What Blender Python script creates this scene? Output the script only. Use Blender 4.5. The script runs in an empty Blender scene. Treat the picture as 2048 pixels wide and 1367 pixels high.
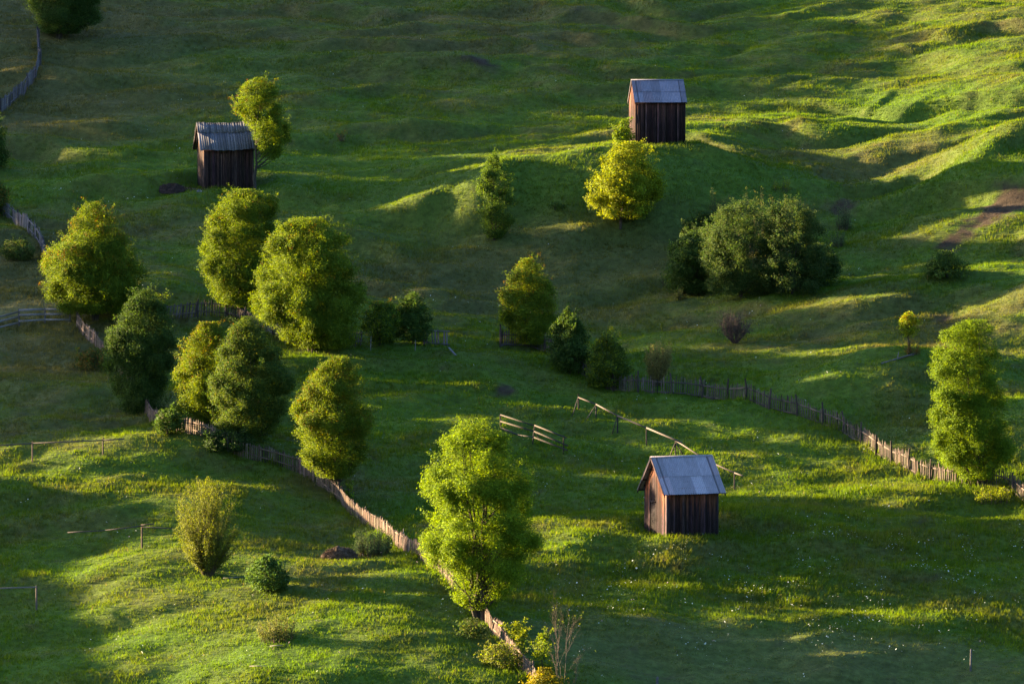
SKY_STRENGTH, SUN_STRENGTH, EXPOSURE = .066, 5.0, 3.35
SHADE_WOOD_N = 1250
import bpy, math, random
import numpy as np
from mathutils import Vector
R = math.radians
rng = np.random.default_rng(7)
random.seed(7)
scene = bpy.context.scene
COL = scene.collection

# ------------------------------------------------------------------ camera model (photo pixels of the 2048 x 1367 frame)
F_PX = 11318.0
CAM = np.array([0.0, 0.0, 40.0])
PITCH = R(3.0)
CP, SP = math.cos(PITCH), math.sin(PITCH)
def ray(px, py):
    a = (np.asarray(px, float) - 1024.0) / F_PX
    b = (683.5 - np.asarray(py, float)) / F_PX
    return a, CP + b * SP, -SP + b * CP
def project(x, y, z):
    dz = z - CAM[2]
    d = y * CP - dz * SP
    v = y * SP + dz * CP
    return 1024 + F_PX * x / d, 683.5 - F_PX * v / d
def scale_at(y):
    return F_PX / y                       # pixels per metre at distance y

# ------------------------------------------------------------------ noise
_pr = np.random.default_rng(3)
_PERM = np.concatenate([_pr.permutation(256)] * 2)
_ANG = _pr.random(256) * 2 * np.pi
_GX, _GY = np.cos(_ANG), np.sin(_ANG)
def gnoise(x, y, seed=0):
    x = np.asarray(x, float) + seed * 17.31; y = np.asarray(y, float) + seed * 9.17
    xi = np.floor(x).astype(int); yi = np.floor(y).astype(int)
    xf = x - xi; yf = y - yi
    def g(ix, iy, dx, dy):
        h = _PERM[(_PERM[ix & 255] + iy) & 255]
        return _GX[h] * dx + _GY[h] * dy
    u = xf * xf * xf * (xf * (xf * 6 - 15) + 10); v = yf * yf * yf * (yf * (yf * 6 - 15) + 10)
    a = g(xi, yi, xf, yf); b = g(xi + 1, yi, xf - 1, yf)
    c = g(xi, yi + 1, xf, yf - 1); d = g(xi + 1, yi + 1, xf - 1, yf - 1)
    return 1.5 * ((a + u * (b - a)) * (1 - v) + (c + u * (d - c)) * v)
def fbm(x, y, seed=0, octs=3):
    s, amp, f = 0, 1.0, 1.0
    for i in range(octs):
        s = s + amp * gnoise(x * f, y * f, seed + i); amp *= .5; f *= 2.03
    return s
def sstep(t):
    t = np.clip(t, 0, 1); return t * t * (3 - 2 * t)

# ------------------------------------------------------------------ sun
SUN_E, SUN_A = R(10.0), R(22.0)          # elevation; angle behind the left-hand direction
SUN = Vector((-math.cos(SUN_A) * math.cos(SUN_E), math.sin(SUN_A) * math.cos(SUN_E), math.sin(SUN_E)))
CA, SA, TE = math.cos(SUN_A), math.sin(SUN_A), math.tan(SUN_E)

# ------------------------------------------------------------------ terrain
def base_plane(y):
    y = np.asarray(y, float)
    yy = np.maximum(y, 355.0)
    z = 3.6 + .221 * (yy - 420)
    z = z - 14 * sstep((355 - y) / 90.0)            # the valley floor below the frame
    z = z + 48 * sstep((170 - y) / 170.0)           # the slope the photograph was taken from
    z = z + .05 * np.maximum(y - 640, 0) * sstep((y - 640) / 200)
    return z
def plane_at(px, py):
    """point of the plain slope under a photo pixel"""
    a, b, c = ray(px, py)
    t = (3.6 - .221 * 420 - CAM[2]) / (c - .221 * b)
    return a * t, b * t

# terraces: px, crest row, half width (m), height, front length, back length, slope, curvature
BENCH = [
    (1225, 335, 11.5, 5.6, 3.6, 11, .05, .012),
    (1500, 287, 9.0, .9, 1.4, 6, .10, .0),
    (1660, 232, 5.5, .7, 1.6, 6, .0, .0),
    (1960, 258, 7.0, 1.0, 1.8, 7, -.05, .0),
    (1870, 322, 4.5, 1.1, 1.6, 6, .35, .03),
    (1790, 752, 6.0, 2.8, 2.4, 7, .30, .02),
    (1690, 610, 7.5, 1.5, 3.4, 8, .25, .02),
    (1290, 1098, 9.5, 1.9, 4.0, 7, .0, .0),
    (1690, 1115, 7.0, 1.3, 2.4, 5, -.70, .0),
    (1860, 1062, 8.0, 1.0, 1.6, 5, -.05, .0),
    (1500, 1310, 12., .8, 1.5, 6, .0, .0),
    (820, 735, 6.5, 1.0, 2.4, 7, .0, .03),
    (100, 790, 7.0, 1.3, 2.4, 8, -.45, .0),
    (250, 945, 12., 1.7, 3.0, 8, .10, .008),
    (300, 1185, 6.0, .6, 1.6, 5, .3, .0),
    (960, 425, 5.0, .7, 2.0, 7, .0, .0),
    (330, 590, 5.0, .8, 1.6, 5, .0, .0),
    (980, 140, 4.5, .7, 1.0, 6, .0, .03),
    (640, 210, 7.0, .7, 1.4, 6, .1, .0),
    (820, 130, 6.0, .7, 1.4, 6, -.2, .0),
    (230, 180, 9.0, .9, 2.2, 9, -.4, .0),
    (1150, 190, 9.0, .6, 1.4, 6, .1, .0),
    (1480, 110, 8.0, .7, 1.4, 6, .35, .0),
    (430, 395, 7.0, .6, 2.0, 6, .0, .0),
    (120, 385, 5.0, .5, 1.2, 5, .0, .0),
    (1700, 40, 6.0, .8, 1.6, 6, .3, .0),
    (2000, 385, 4.5, 1.5, .8, 6, .8, .0),
]
# plain swells: px, row, rx (m), ry (m), height
SWELL = [
    (330, 1010, 16, 22, 1.6),
    (820, 1330, 13, 18, 2.9),
    (1040, 1170, 6, 9, -.8),
    (2150, 200, 15, 36, 4.0),
    (2125, 430, 9, 12, 4.2),
    (2125, 650, 7, 8, 3.6),
    (2085, 890, 6, 9, 2.2),
    (1270, 345, 7, 6, .9),
    (1120, 560, 11, 13, -2.6),
    (1250, 950, 14, 20, -1.0),
    (700, 1040, 5, 12, -.8),
    (1780, 130, 5, 28, -1.2),
    (1500, 640, 9, 9, -.7),
    (90, 1150, 7, 12, -.8),
]
_B = [(*plane_at(b[0], b[1] + .8 * b[3] * 22.5), *b[2:]) for b in BENCH]     # the crest stands h higher than the plain slope
_S = [(*plane_at(b[0], b[1]), *b[2:]) for b in SWELL]

# the long shoulder of hill beyond the left edge of the frame: crest height along u (across the light), shaped to shade the slope
# how high above the ground (m) the light of the low sun comes in at places of the slope: photo px, row, height
LIGHT_FROM = [
    (60, 1330, .6), (400, 1270, -3.0), (500, 1180, -3.5), (300, 1150, -2.5), (60, 1100, .3), (300, 1010, -.5), (20, 955, -1.2), (300, 935, -2.2),
    (412, 872, -.9), (530, 925, -1.2), (285, 824, 6.0), (120, 740, 2.5), (190, 690, 3.5), (1300, 870, 2.2), (190, 642, 1.8), (330, 600, .5), (482, 632, .8),
    (1060, 694, 1.5), (1300, 650, 2.0), (1650, 650, 4.5), (1520, 592, 5.0), (988, 478, 3.2), (1120, 480, 4.0), (408, 377, 2.3), (800, 420, .3), (1242, 452, -2.2), (700, 330, 2.2), (1040, 330, -3.6),
    (1300, 320, -4.2), (1500, 365, .3), (1200, 250, .8), (1420, 285, -.6), (1660, 222, -.8), (1560, 170, .8), (1760, 130, .9), (1900, 60, -1.2), (1650, 20, .0), (1500, 20, 3.0)]
RIDGE_U, RIDGE_H = None, None
SHADE_WOOD_H = 7.5
def edge_line():
    """the left edge of the frame on the slope, as a line s(u)"""
    (xa, ya), (xb, yb) = plane_at(0, 1300), plane_at(0, 40)
    sa, ua, sb, ub = xa * CA - ya * SA, xa * SA + ya * CA, xb * CA - yb * SA, xb * SA + yb * CA
    return sa, ua, (sb - sa) / (ub - ua)
_EL = edge_line()
def ridge(x, y, z):
    if RIDGE_U is None: return z
    s = x * CA - y * SA; u = x * SA + y * CA
    sr = _EL[0] + (u - _EL[1]) * _EL[2] - 66          # keeps clear of the left edge of the frame
    H = np.interp(u, RIDGE_U, RIDGE_H) - sr * TE
    H = H - SHADE_WOOD_H * sstep((u - 403) / 8.0)           # lowered to carry the added belt of shade trees
    H = H + .3 * gnoise(u / 6.0, s / 30.0, 91) + .2 * gnoise(u / 2.4, s / 30., 92)
    w = np.where(s > sr, 1 - sstep((s - sr) / 45.0), 1 - sstep((sr - s) / 110.0))
    w = w * sstep((u - 290) / 40.0)
    return z + np.maximum(H - z, 0) * w

PADS = []                                            # flattened footings: x, y, z, radius
def ground(x, y):
    x = np.asarray(x, float); y = np.asarray(y, float)
    z = base_plane(y)
    near = sstep((y - 300) / 60)
    for bx, by, w, h, fa, fb, m, c in _B:
        dx = x - bx
        t = y - (by + m * dx + c * dx * dx + .9 * gnoise(x / 4.0, by / 7.0, 31))
        t = np.clip(t, -60, 90)
        k = np.exp(-(dx / w) ** 2 * .5)
        p = 1.0 / (np.exp(-t / fa) + np.exp(t / fb))
        t0 = math.log(fb / fa) / (1 / fa + 1 / fb)
        pm = 1.0 / (math.exp(-t0 / fa) + math.exp(t0 / fb))
        z = z + h * k * p / pm
    for sx, sy, rx, ry, h in _S:
        z = z + h * np.exp(-.5 * (((x - sx) / rx) ** 2 + ((y - sy) / ry) ** 2))
    n = .55 * gnoise(x / 17.0, y / 13.0, 1) + .38 * gnoise(x / 7.5, y / 5.5, 2) +   .15 * gnoise(x / 3.4, y / 2.4, 3)
    r = 1 - np.abs(gnoise(x / 11.0, y / 4.2, 5))
    calm = 1 - .6 * np.exp(-((x + 18) / 15) ** 2 - ((y - 400) / 17) ** 2)
    z = z + near * calm * (n + .40 * r * r * sstep((gnoise(x / 22., y / 30., 6) + .3) * 1.6) + .08 * gnoise(x / 1.1, y / .9, 4))
    # broken terraces trodden and slipped across the slope: short steep faces, long nearly level treads
    for per, amp, sd in ((11.5, .62, 51), (5.2, .17, 55)):
        ph = (y + 11 * gnoise(x / 26., y / 34., sd) + 3.0 * gnoise(x / 8., y / 9., sd + 1) + .12 * x) / per
        f = ph - np.floor(ph)
        saw = np.where(f < .26, sstep(f / .26), 1 - (f - .26) / .74) - .5
        k = sstep(gnoise(x / 15., y / 11., sd + 2) * 1.5 + .48)
        z = z + near * amp * 2 * saw * k * (.30 + .70 * sstep((y - 445) / 60))
    z = ridge(x, y, z)
    for qx, qy, qz, qr in PADS:
        d = np.hypot(x - qx, y - qy)
        k = 1 - sstep((d - qr) / 3.0)
        z = z * (1 - k) + qz * k
    return z
def ground1(x, y):
    return float(ground(np.array([x]), np.array([y]))[0])
def hit(px, py):
    """where the sight line of a photo pixel meets the ground"""
    a, b, c = (float(v) for v in ray(px, py))
    y = np.arange(345.0, 900.0, .25)
    d = CAM[2] + c / b * y - ground(a / b * y, y)
    i = int(np.argmax(d < 0))
    y0, y1 = y[i - 1], y[i]
    k = d[i - 1] / (d[i - 1] - d[i])
    yy = y0 + (y1 - y0) * k
    xx = a / b * yy
    return np.array([xx, yy, ground1(xx, yy)])

def make_ridge():
    L = []
    for px, row, dz in LIGHT_FROM:
        B = hit(px, row); L.append((B[0] * SA + B[1] * CA, B[2] + (B[0] * CA - B[1] * SA) * TE + dz))
    L.sort(); M = []
    for u, h in L:                                    # neighbours closer than 2 m are averaged
        if M and u - M[-1][0] < 2.0: M[-1] = ((M[-1][0] + u) / 2, (M[-1][1] + h) / 2)
        else: M.append((u, h))
    M = [(M[0][0] - 40, M[0][1] - 7)] + M + [(M[-1][0] + 60, M[-1][1] + 14), (M[-1][0] + 260, M[-1][1] + 60)]
    return [m[0] for m in M], [m[1] for m in M]
RIDGE_U, RIDGE_H = make_ridge()
def drop(px, py):
    """ground points under many photo pixels at once"""
    px = np.asarray(px, float); py = np.asarray(py, float); r = py.copy()
    for i in range(6):
        a, b, c = ray(px, r); t = (3.6 - .221 * 420 - CAM[2]) / (c - .221 * b); x, y = a * t, b * t
        qx, qy = project(x, y, ground(x, y)); r = r + .8 * (py - qy)
    return x, y
def upsun(px, row, x):
    """the ground at distance x beyond the frame that lies towards the sun from a place in the picture"""
    B = hit(px, row); y = B[1] + (B[0] - x) / CA * SA
    return np.array([x, y, ground1(x, y)])

# ------------------------------------------------------------------ mesh building
WP = {}                                              # world position of each object's origin
class MB:
    def __init__(self): self.v = []; self.f = []; self.c = []; self.n = 0
    def add(self, V, F, c=None):
        V = np.asarray(V, float).reshape(-1, 3); F = np.asarray(F, int)
        self.v.append(V); self.f.append(F + self.n); self.n += len(V)
        c = np.array((1., 1., 1.)) if c is None else np.asarray(c, float)
        self.c.append(np.broadcast_to(c, (len(V), 3)) if c.ndim == 1 else c)
    def box(self, o, ex, ey, ez, c=None):
        """box from corner o along three edge vectors"""
        o, ex, ey, ez = (np.asarray(q, float) for q in (o, ex, ey, ez))
        V = [o, o + ex, o + ex + ey, o + ey, o + ez, o + ex + ez, o + ex + ey + ez, o + ey + ez]
        self.add(V, [[0, 3, 2, 1], [4, 5, 6, 7], [0, 1, 5, 4], [1, 2, 6, 5], [2, 3, 7, 6], [3, 0, 4, 7]], c)
    def beam(self, a, b, w, h, c=None, up=(0, 0, 1)):
        a = np.asarray(a, float); b = np.asarray(b, float); d = b - a; L = np.linalg.norm(d); d /= L
        s = np.cross(d, up); s /= np.linalg.norm(s) + 1e-9; t = np.cross(s, d)
        self.box(a - s * w / 2 - t * h / 2, d * L, s * w, t * h, c)
    def tube(self, P, r, sides=6, c=None, cap=True):
        P = np.asarray(P, float); n = len(P)
        r = np.broadcast_to(np.asarray(r, float), (n,))
        T = np.gradient(P, axis=0); T /= np.linalg.norm(T, axis=1)[:, None] + 1e-9
        ref = np.array([.31, .95, .07]) if abs(T[0][2]) > .6 else np.array([0, 0, 1.])
        S = np.cross(T, ref); S /= np.linalg.norm(S, axis=1)[:, None] + 1e-9
        U = np.cross(T, S)
        a = np.arange(sides) * 2 * np.pi / sides
        V = (P[:, None, :] + r[:, None, None] * (np.cos(a)[None, :, None] * S[:, None, :] + np.sin(a)[None, :, None] * U[:, None, :])).reshape(-1, 3)
        F = []
        for i in range(n - 1):
            for j in range(sides):
                k = (j + 1) % sides
                F.append([i * sides + j, i * sides + k, (i + 1) * sides + k, (i + 1) * sides + j])
        self.add(V, F, c)
        if cap:
            i0 = (n - 1) * sides
            self.add(V[i0:], [list(range(sides))] if sides == 4 else [[0, k, k + 1, k + 1] for k in range(1, sides - 1)], c)
    def build(self, name, mat, parent=None, smooth=False, origin=None):
        V = np.concatenate(self.v); Cc = np.concatenate(self.c)
        par = WP.get(parent.name, np.zeros(3)) if parent is not None else np.zeros(3)
        org = par if origin is None else np.asarray(origin, float)
        V = V - org
        counts, loops = [], []
        for F in self.f:
            if F.shape[1] == 4:
                tri = F[:, 2] == F[:, 3]
                if tri.any():
                    for a, b in ((F[~tri], 4), (F[tri][:, :3], 3)):
                        if len(a): loops.append(a.ravel()); counts.append(np.full(len(a), b))
                    continue
            loops.append(F.ravel()); counts.append(np.full(len(F), F.shape[1]))
        loops = np.concatenate(loops).astype(np.int32); counts = np.concatenate(counts).astype(np.int32)
        me = bpy.data.meshes.new(name)
        me.vertices.add(len(V)); me.vertices.foreach_set('co', V.astype(np.float32).ravel())
        me.loops.add(len(loops)); me.loops.foreach_set('vertex_index', loops)
        me.polygons.add(len(counts))
        st = np.zeros(len(counts), np.int32); st[1:] = np.cumsum(counts)[:-1]
        me.polygons.foreach_set('loop_start', st)
        try: me.polygons.foreach_set('loop_total', counts)
        except Exception: pass
        if smooth: me.polygons.foreach_set('use_smooth', np.ones(len(counts), bool))
        at = me.color_attributes.new('Col', 'FLOAT_COLOR', 'POINT')
        at.data.foreach_set('color', np.concatenate([Cc, np.ones((len(Cc), 1))], 1).astype(np.float32).ravel())
        me.update(calc_edges=True); me.validate()
        me.materials.append(mat)
        o = bpy.data.objects.new(name, me); COL.objects.link(o)
        if parent is not None:
            o.parent = parent
        o.location = org - par
        WP[o.name] = org
        return o
def tag(o, label=None, cat=None, group=None, kind=None):
    if label: o['label'] = label
    if cat: o['category'] = cat
    if group: o['group'] = group
    if kind: o['kind'] = kind
    return o
def thing(name, loc, label, cat, group=None):
    o = bpy.data.objects.new(name, None); COL.objects.link(o)
    o.empty_display_size = .5
    o.location = loc; WP[o.name] = np.asarray(loc, float)
    return tag(o, label, cat, group)

# ------------------------------------------------------------------ materials
def new_mat(name):
    m = bpy.data.materials.new(name); m.use_nodes = True
    nt = m.node_tree; nt.nodes.clear()
    out = nt.nodes.new('ShaderNodeOutputMaterial')
    return m, nt, out
def N(nt, typ, **kw):
    n = nt.nodes.new(typ)
    for k, v in kw.items():
        if k.startswith('i_'):
            key = k[2:]
            n.inputs[int(key) if key.isdigit() else key.replace('_', ' ')].default_value = v
        else: setattr(n, k, v)
    return n
def leaf_mat(name, trans=.45, rough=.5, tgain=1.0, spec=.25):
    m, nt, out = new_mat(name); L = nt.links
    at = N(nt, 'ShaderNodeAttribute', attribute_name='Col')
    b = N(nt, 'ShaderNodeBsdfPrincipled', i_Roughness=rough)
    b.inputs['Specular IOR Level'].default_value = spec
    t = N(nt, 'ShaderNodeBsdfTranslucent')
    hs = N(nt, 'ShaderNodeHueSaturation', i_Hue=.485, i_Saturation=1.15, i_Value=1.5 * tgain)
    L.new(at.outputs['Color'], hs.inputs['Color'])
    mx = N(nt, 'ShaderNodeMixShader', i_0=trans)
    L.new(at.outputs['Color'], b.inputs['Base Color']); L.new(hs.outputs[0], t.inputs['Color'])
    L.new(b.outputs[0], mx.inputs[1]); L.new(t.outputs[0], mx.inputs[2]); L.new(mx.outputs[0], out.inputs[0])
    return m
def wood_mat(name, rough=.85, stretch=(9, 9, .7), lo=.55, hi=1.35, spec=.15):
    m, nt, out = new_mat(name); L = nt.links
    at = N(nt, 'ShaderNodeAttribute', attribute_name='Col')
    tc = N(nt, 'ShaderNodeTexCoord'); mp = N(nt, 'ShaderNodeMapping')
    mp.inputs['Scale'].default_value = stretch
    nz = N(nt, 'ShaderNodeTexNoise', i_Scale=2.2, i_Detail=6.0, i_Roughness=.65)
    L.new(tc.outputs['Object'], mp.inputs[0]); L.new(mp.outputs[0], nz.inputs['Vector'])
    mr = N(nt, 'ShaderNodeMapRange', i_1=.3, i_2=.7, i_3=lo, i_4=hi)
    L.new(nz.outputs[0], mr.inputs[0])
    mu = N(nt, 'ShaderNodeVectorMath', operation='SCALE')
    L.new(at.outputs['Color'], mu.inputs[0]); L.new(mr.outputs[0], mu.inputs['Scale'])
    b = N(nt, 'ShaderNodeBsdfPrincipled', i_Roughness=rough); b.inputs['Specular IOR Level'].default_value = spec
    L.new(mu.outputs[0], b.inputs['Base Color'])
    bp = N(nt, 'ShaderNodeBump', i_Strength=.35, i_Distance=.02)
    L.new(nz.outputs[0], bp.inputs['Height']); L.new(bp.outputs[0], b.inputs['Normal'])
    L.new(b.outputs[0], out.inputs[0])
    return m
def ground_mat():
    m, nt, out = new_mat('meadow_ground'); L = nt.links
    at = N(nt, 'ShaderNodeAttribute', attribute_name='Col')
    tc = N(nt, 'ShaderNodeTexCoord')
    n1 = N(nt, 'ShaderNodeTexNoise', i_Scale=1.7, i_Detail=8.0, i_Roughness=.7)
    L.new(tc.outputs['Object'], n1.inputs['Vector'])
    mr = N(nt, 'ShaderNodeMapRange', i_1=.3, i_2=.7, i_3=.55, i_4=1.35)
    L.new(n1.outputs[0], mr.inputs[0])
    mu = N(nt, 'ShaderNodeVectorMath', operation='SCALE')
    L.new(at.outputs['Color'], mu.inputs[0]); L.new(mr.outputs[0], mu.inputs['Scale'])
    b = N(nt, 'ShaderNodeBsdfPrincipled', i_Roughness=.9); b.inputs['Specular IOR Level'].default_value = .1
    L.new(mu.outputs[0], b.inputs['Base Color'])
    bp = N(nt, 'ShaderNodeBump', i_Strength=.9, i_Distance=.12)
    n2 = N(nt, 'ShaderNodeTexNoise', i_Scale=4.5, i_Detail=6.0, i_Roughness=.7)
    L.new(tc.outputs['Object'], n2.inputs['Vector'])
    L.new(n2.outputs[0], bp.inputs['Height']); L.new(bp.outputs[0], b.inputs['Normal'])
    L.new(b.outputs[0], out.inputs[0])
    return m
# ------------------------------------------------------------------ footings of the three barns, then the ground sheet
HUT_NEAR = hit(1334, 1074); HUT_LEFT = hit(408, 377); HUT_RIGHT = hit(1271, 289)
for q, th in ((HUT_NEAR, 22), (HUT_LEFT, 11), (HUT_RIGHT, 7)):
    ex = np.array([math.cos(R(th)), math.sin(R(th))]); ey = np.array([-math.sin(R(th)), math.cos(R(th))])
    cc = q[:2] + ex * 2.2 + ey * 1.6
    PADS.append((cc[0], cc[1], q[2], 2.4))

# patches of colour that the ground itself has: px, row, rx (m), ry (m), amount
DRY = [  # brownish, dry, thin grass on the steep faces
    (1130, 500, 11, 11, 1.4), (1280, 450, 8, 6, .8), (1750, 345, 6, 6, .7), (1700, 660, 7, 9, .45), (1940, 640, 6, 8, .35),
    (1800, 815, 5, 6, .5), (260, 80, 11, 22, .8), (330, 190, 8, 12, .6), (60, 230, 9, 12, .5), (700, 60, 12, 16, .5), (1090, 60, 9, 12, .5),
    (40, 560, 6, 12, 1.5), (120, 700, 8, 10, 1.1), (80, 840, 8, 5, .6), (850, 520, 9, 9, .5), (30, 40, 7, 26, 1.5), (400, 430, 6, 4, .7),
    (690, 980, 3, 8, .5), (640, 1160, 4, 5, .6), (450, 1215, 4, 4, .6), (1970, 60, 9, 20, .15), (1330, 350, 3, 4, .4),
]
LUSH = [(1200, 318, 11, 5, 1.2), (1700, 235, 9, 5, .8), (1960, 330, 8, 9, .7), (1990, 540, 7, 7, .7), (300, 1250, 12, 10, .4),  # greener, wetter
    (480, 130, 8, 8, .7), (560, 330, 12, 14, .6), (200, 340, 9, 8, .5), (760, 350, 8, 8, .5), (1500, 780, 10, 5, .7), (1560, 880, 9, 8, .6),
    (900, 780, 12, 12, .4), (1900, 230, 6, 5, .6), (1500, 360, 5, 5, .5), (1230, 610, 9, 7, .3), (650, 1300, 12, 10, .5), (760, 470, 5, 5, .5),
]
EARTH = [  # bare soil: px, row, rx, ry
    (2042, 392, 1.3, 1.6, 1.1), (2005, 412, 1.2, 1.7, 1.1), (1968, 436, 1.2, 1.6, 1.0), (1928, 462, 1.1, 1.4, .9), (1890, 485, .9, 1.1, .8), (1690, 410, 1.1, 2.0, .9), (965, 133, 1.7, .9, 1.0), (1220, 60, 1.5, 1.6, .6),
    (1010, 787, .7, .9, .9), (1890, 640, 1.2, .9, .7), (1300, 1350, 2.0, 2.0, .3), (650, 292, 1.6, 1.6, .3), (385, 378, 2.6, 1.2, .6),
]
PALE = [(-10, 628, 2.2, 1.0, 1), (40, 618, 2.2, 1.0, 1), (95, 610, 2.0, 1.0, 1)]     # a pale strip along the track behind the board fence
MOWN = (1560, 1352, 20, 6.5)
_SC = {}
def _spots(L, x, y):
    s = 0
    if id(L) not in _SC: _SC[id(L)] = np.stack(drop([q[0] for q in L], [q[1] for q in L]), 1)
    for (px, py, rx, ry, a), (cx, cy) in zip(L, _SC[id(L)]):
        s = s + a * np.exp(-.5 * (((x - cx) / rx) ** 2 + ((y - cy) / ry) ** 2))
    return s
def ground_color(x, y, slope=None):
    """albedo of the turf at a place: lush, common and dry grass in patches, bare earth where it has slipped"""
    n1 = fbm(x / 9.0, y / 7.0, 11); n2 = fbm(x / 2.6, y / 2.2, 15); n3 = fbm(x / .8, y / .8, 19, 2)
    dry = np.clip(.10 + .36 * n1 + .28 * n2 + .16 * n3 + 1.0 * _spots(DRY, x, y), 0, 1)
    if slope is not None:
        dry = np.clip(dry + np.clip((slope - .40) * 1.2, 0, .4), 0, 1)
    dry = dry * (1 - np.clip(.8 * _spots(LUSH, x, y), 0, .8)); lush = np.clip(.25 - .5 * n1 + .35 * gnoise(x / 5., y / 5., 23) + _spots(LUSH, x, y), 0, 1) * (1 - .6 * dry)
    g = np.array([.068, .102, .010]); l = np.array([.060, .110, .010]); d = np.array([.084, .068, .028]); e = np.array([.040, .028, .018])
    c = g[None] * np.ones((len(x), 1))
    c = c + (l - g)[None] * lush[:, None]
    c = c + (d - g)[None] * (dry * .78)[:, None]
    mx, my = plane_at(MOWN[0], MOWN[1])
    mown = sstep(1.6 - np.sqrt(((x - mx) / MOWN[2]) ** 2 + ((y - my) / MOWN[3]) ** 2) + .15 * n2)
    c = c + (np.array([.080, .096, .028]) * (1 + .35 * gnoise(x / 4.0, y / .45, 83))[:, None] - c) * (.7 * mown)[:, None]
    pale = np.clip(_spots(PALE, x, y) * 1.3 - .2, 0, 1); c = c + (np.array([.17, .15, .06]) - c) * (.8 * pale)[:, None]
    ear = np.clip(_spots(EARTH, x, y) * 1.5 - .40 + .55 * n2 + .45 * n3, 0, 1)
    c = c + (e[None] - c) * ear[:, None]
    return np.clip(c * (1 + .16 * n3)[:, None], .004, 1), dry, ear, mown

def make_ground():
    gx = np.concatenate([np.linspace(-900, -330, 14)[:-1], np.arange(-330, -70, 4.), np.arange(-70, 66, .34), np.arange(66, 130, 4.), np.linspace(130, 900, 16)])
    gy = np.concatenate([np.linspace(-160, 340, 26)[:-1], np.arange(340, 374, 2.), np.arange(374, 640, .36), np.arange(640, 760, 4.), np.linspace(760, 1500, 16)])
    X, Y = np.meshgrid(gx, gy); x = X.ravel(); y = Y.ravel()
    z = ground(x, y)
    Z = z.reshape(X.shape)
    dzy = np.gradient(Z, gy, axis=0); dzx = np.gradient(Z, gx, axis=1)
    slope = np.hypot(dzx, dzy).ravel()
    c, *_ = ground_color(x, y, slope)
    nx, ny = len(gx), len(gy)
    i = np.arange(nx * ny).reshape(ny, nx)
    F = np.stack([i[:-1, :-1], i[:-1, 1:], i[1:, 1:], i[1:, :-1]], -1).reshape(-1, 4)
    m = MB(); m.add(np.stack([x, y, z], 1), F, c)
    return tag(m.build('ground', ground_mat(), smooth=True), 'rolling green hillside meadow of humps and terraces', None, None, 'structure')
GROUND = make_ground()

# ------------------------------------------------------------------ grass: real blades in tufts over the part of the slope in view
def make_grass(per_m2=16):
    x0, x1, y0, y1 = -62, 62, 378, 625
    n = int((x1 - x0) * (y1 - y0) * per_m2)
    x = rng.uniform(x0, x1, n); y = rng.uniform(y0, y1, n)
    # nearer ground gets more tufts: their blades are larger in the picture
    keep = rng.random(n) < np.clip(1.25 - (y - 385) / 330, .6, 1)
    x, y = x[keep], y[keep]
    z = ground(x, y)
    px, py = project(x, y, z)
    k = (px > -170) & (px < 2220) & (py > -60) & (py < 1460)
    x, y, z = x[k], y[k], z[k]
    e = .25
    slope = np.hypot(ground(x + e, y) - z, ground(x, y + e) - z) / e
    c, dry, ear, mown = ground_color(x, y, slope)
    k = rng.random(len(x)) > ear * .9
    for q, th in ((HUT_NEAR, 22), (HUT_LEFT, 11), (HUT_RIGHT, 7)):
        dx, dy = x - q[0], y - q[1]
        a = dx * math.cos(R(th)) + dy * math.sin(R(th)); b = -dx * math.sin(R(th)) + dy * math.cos(R(th))
        k &= ~((a > .05) & (a < 4.0) & (b > .05) & (b < 4.0))
    x, y, z, c, dry, mown = (q[k] for q in (x, y, z, c, dry, mown))
    nt = len(x)
    hgt = .13 + .10 * sstep(fbm(x / 3.2, y / 3.2, 41) + .4) + .10 * (gnoise(x / 9., y / 9., 44) > .15)
    mxx, myy = plane_at(1550, 1130)
    hgt = hgt + .16 * np.exp(-.5 * (((x - mxx) / 17) ** 2 + ((y - myy) / 17) ** 2))
    for fx, fy in FENCE_LINES:                        # uncut weeds along the fence feet
        j = (np.abs(x[:, None] - fx[None, ::4]) + np.abs(y[:, None] - fy[None, ::4]) < 3.0).any(1)
        dm = np.full(nt, 9.0); dm[j] = np.hypot(x[j][:, None] - fx[None], y[j][:, None] - fy[None]).min(1)
        hgt = hgt + .34 * np.exp(-(dm / .55) ** 2) * (.5 + gnoise(x / 1.3, y / 1.3, 47))
    hgt = hgt * (1 - .65 * mown) * rng.uniform(.7, 1.35, nt)
    B = 3
    bx = np.repeat(x, B) + rng.normal(0, .07, nt * B); by = np.repeat(y, B) + rng.normal(0, .07, nt * B); bz = np.repeat(z, B) - .03
    h = np.repeat(hgt, B) * rng.uniform(.6, 1.15, nt * B)
    an = rng.uniform(0, 2 * np.pi, nt * B); w = rng.uniform(.016, .034, nt * B) * (.8 + h)
    ln = rng.normal(0, .38, (nt * B, 2)) + np.array([.10, -.05])
    base = np.stack([bx, by, bz], 1); side = np.stack([np.cos(an), np.sin(an), np.zeros(nt * B)], 1) * w[:, None]
    tip = base + np.stack([ln[:, 0] * h, ln[:, 1] * h, h], 1)
    V = np.stack([base - side, base + side, tip], 1).reshape(-1, 3)
    F = np.arange(len(V)).reshape(-1, 3)
    cc = np.repeat(c, B, 0) * rng.uniform(.82, 1.22, (nt * B, 1)) * np.array([1.08, 1.10, 1.0])
    straw = rng.random(nt * B) < .012 + .04 * np.repeat(dry, B)
    cc[straw] = np.array([.15, .13, .045]) * rng.uniform(.7, 1.2, (int(straw.sum()), 1))
    m = MB(); m.add(V, F, np.repeat(cc, 3, 0))
    o = m.build('grass', leaf_mat('grass_blades', .45, .7, 1.1, .08))
    return tag(o, 'meadow grass growing over the whole hillside', None, None, 'stuff')
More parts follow.
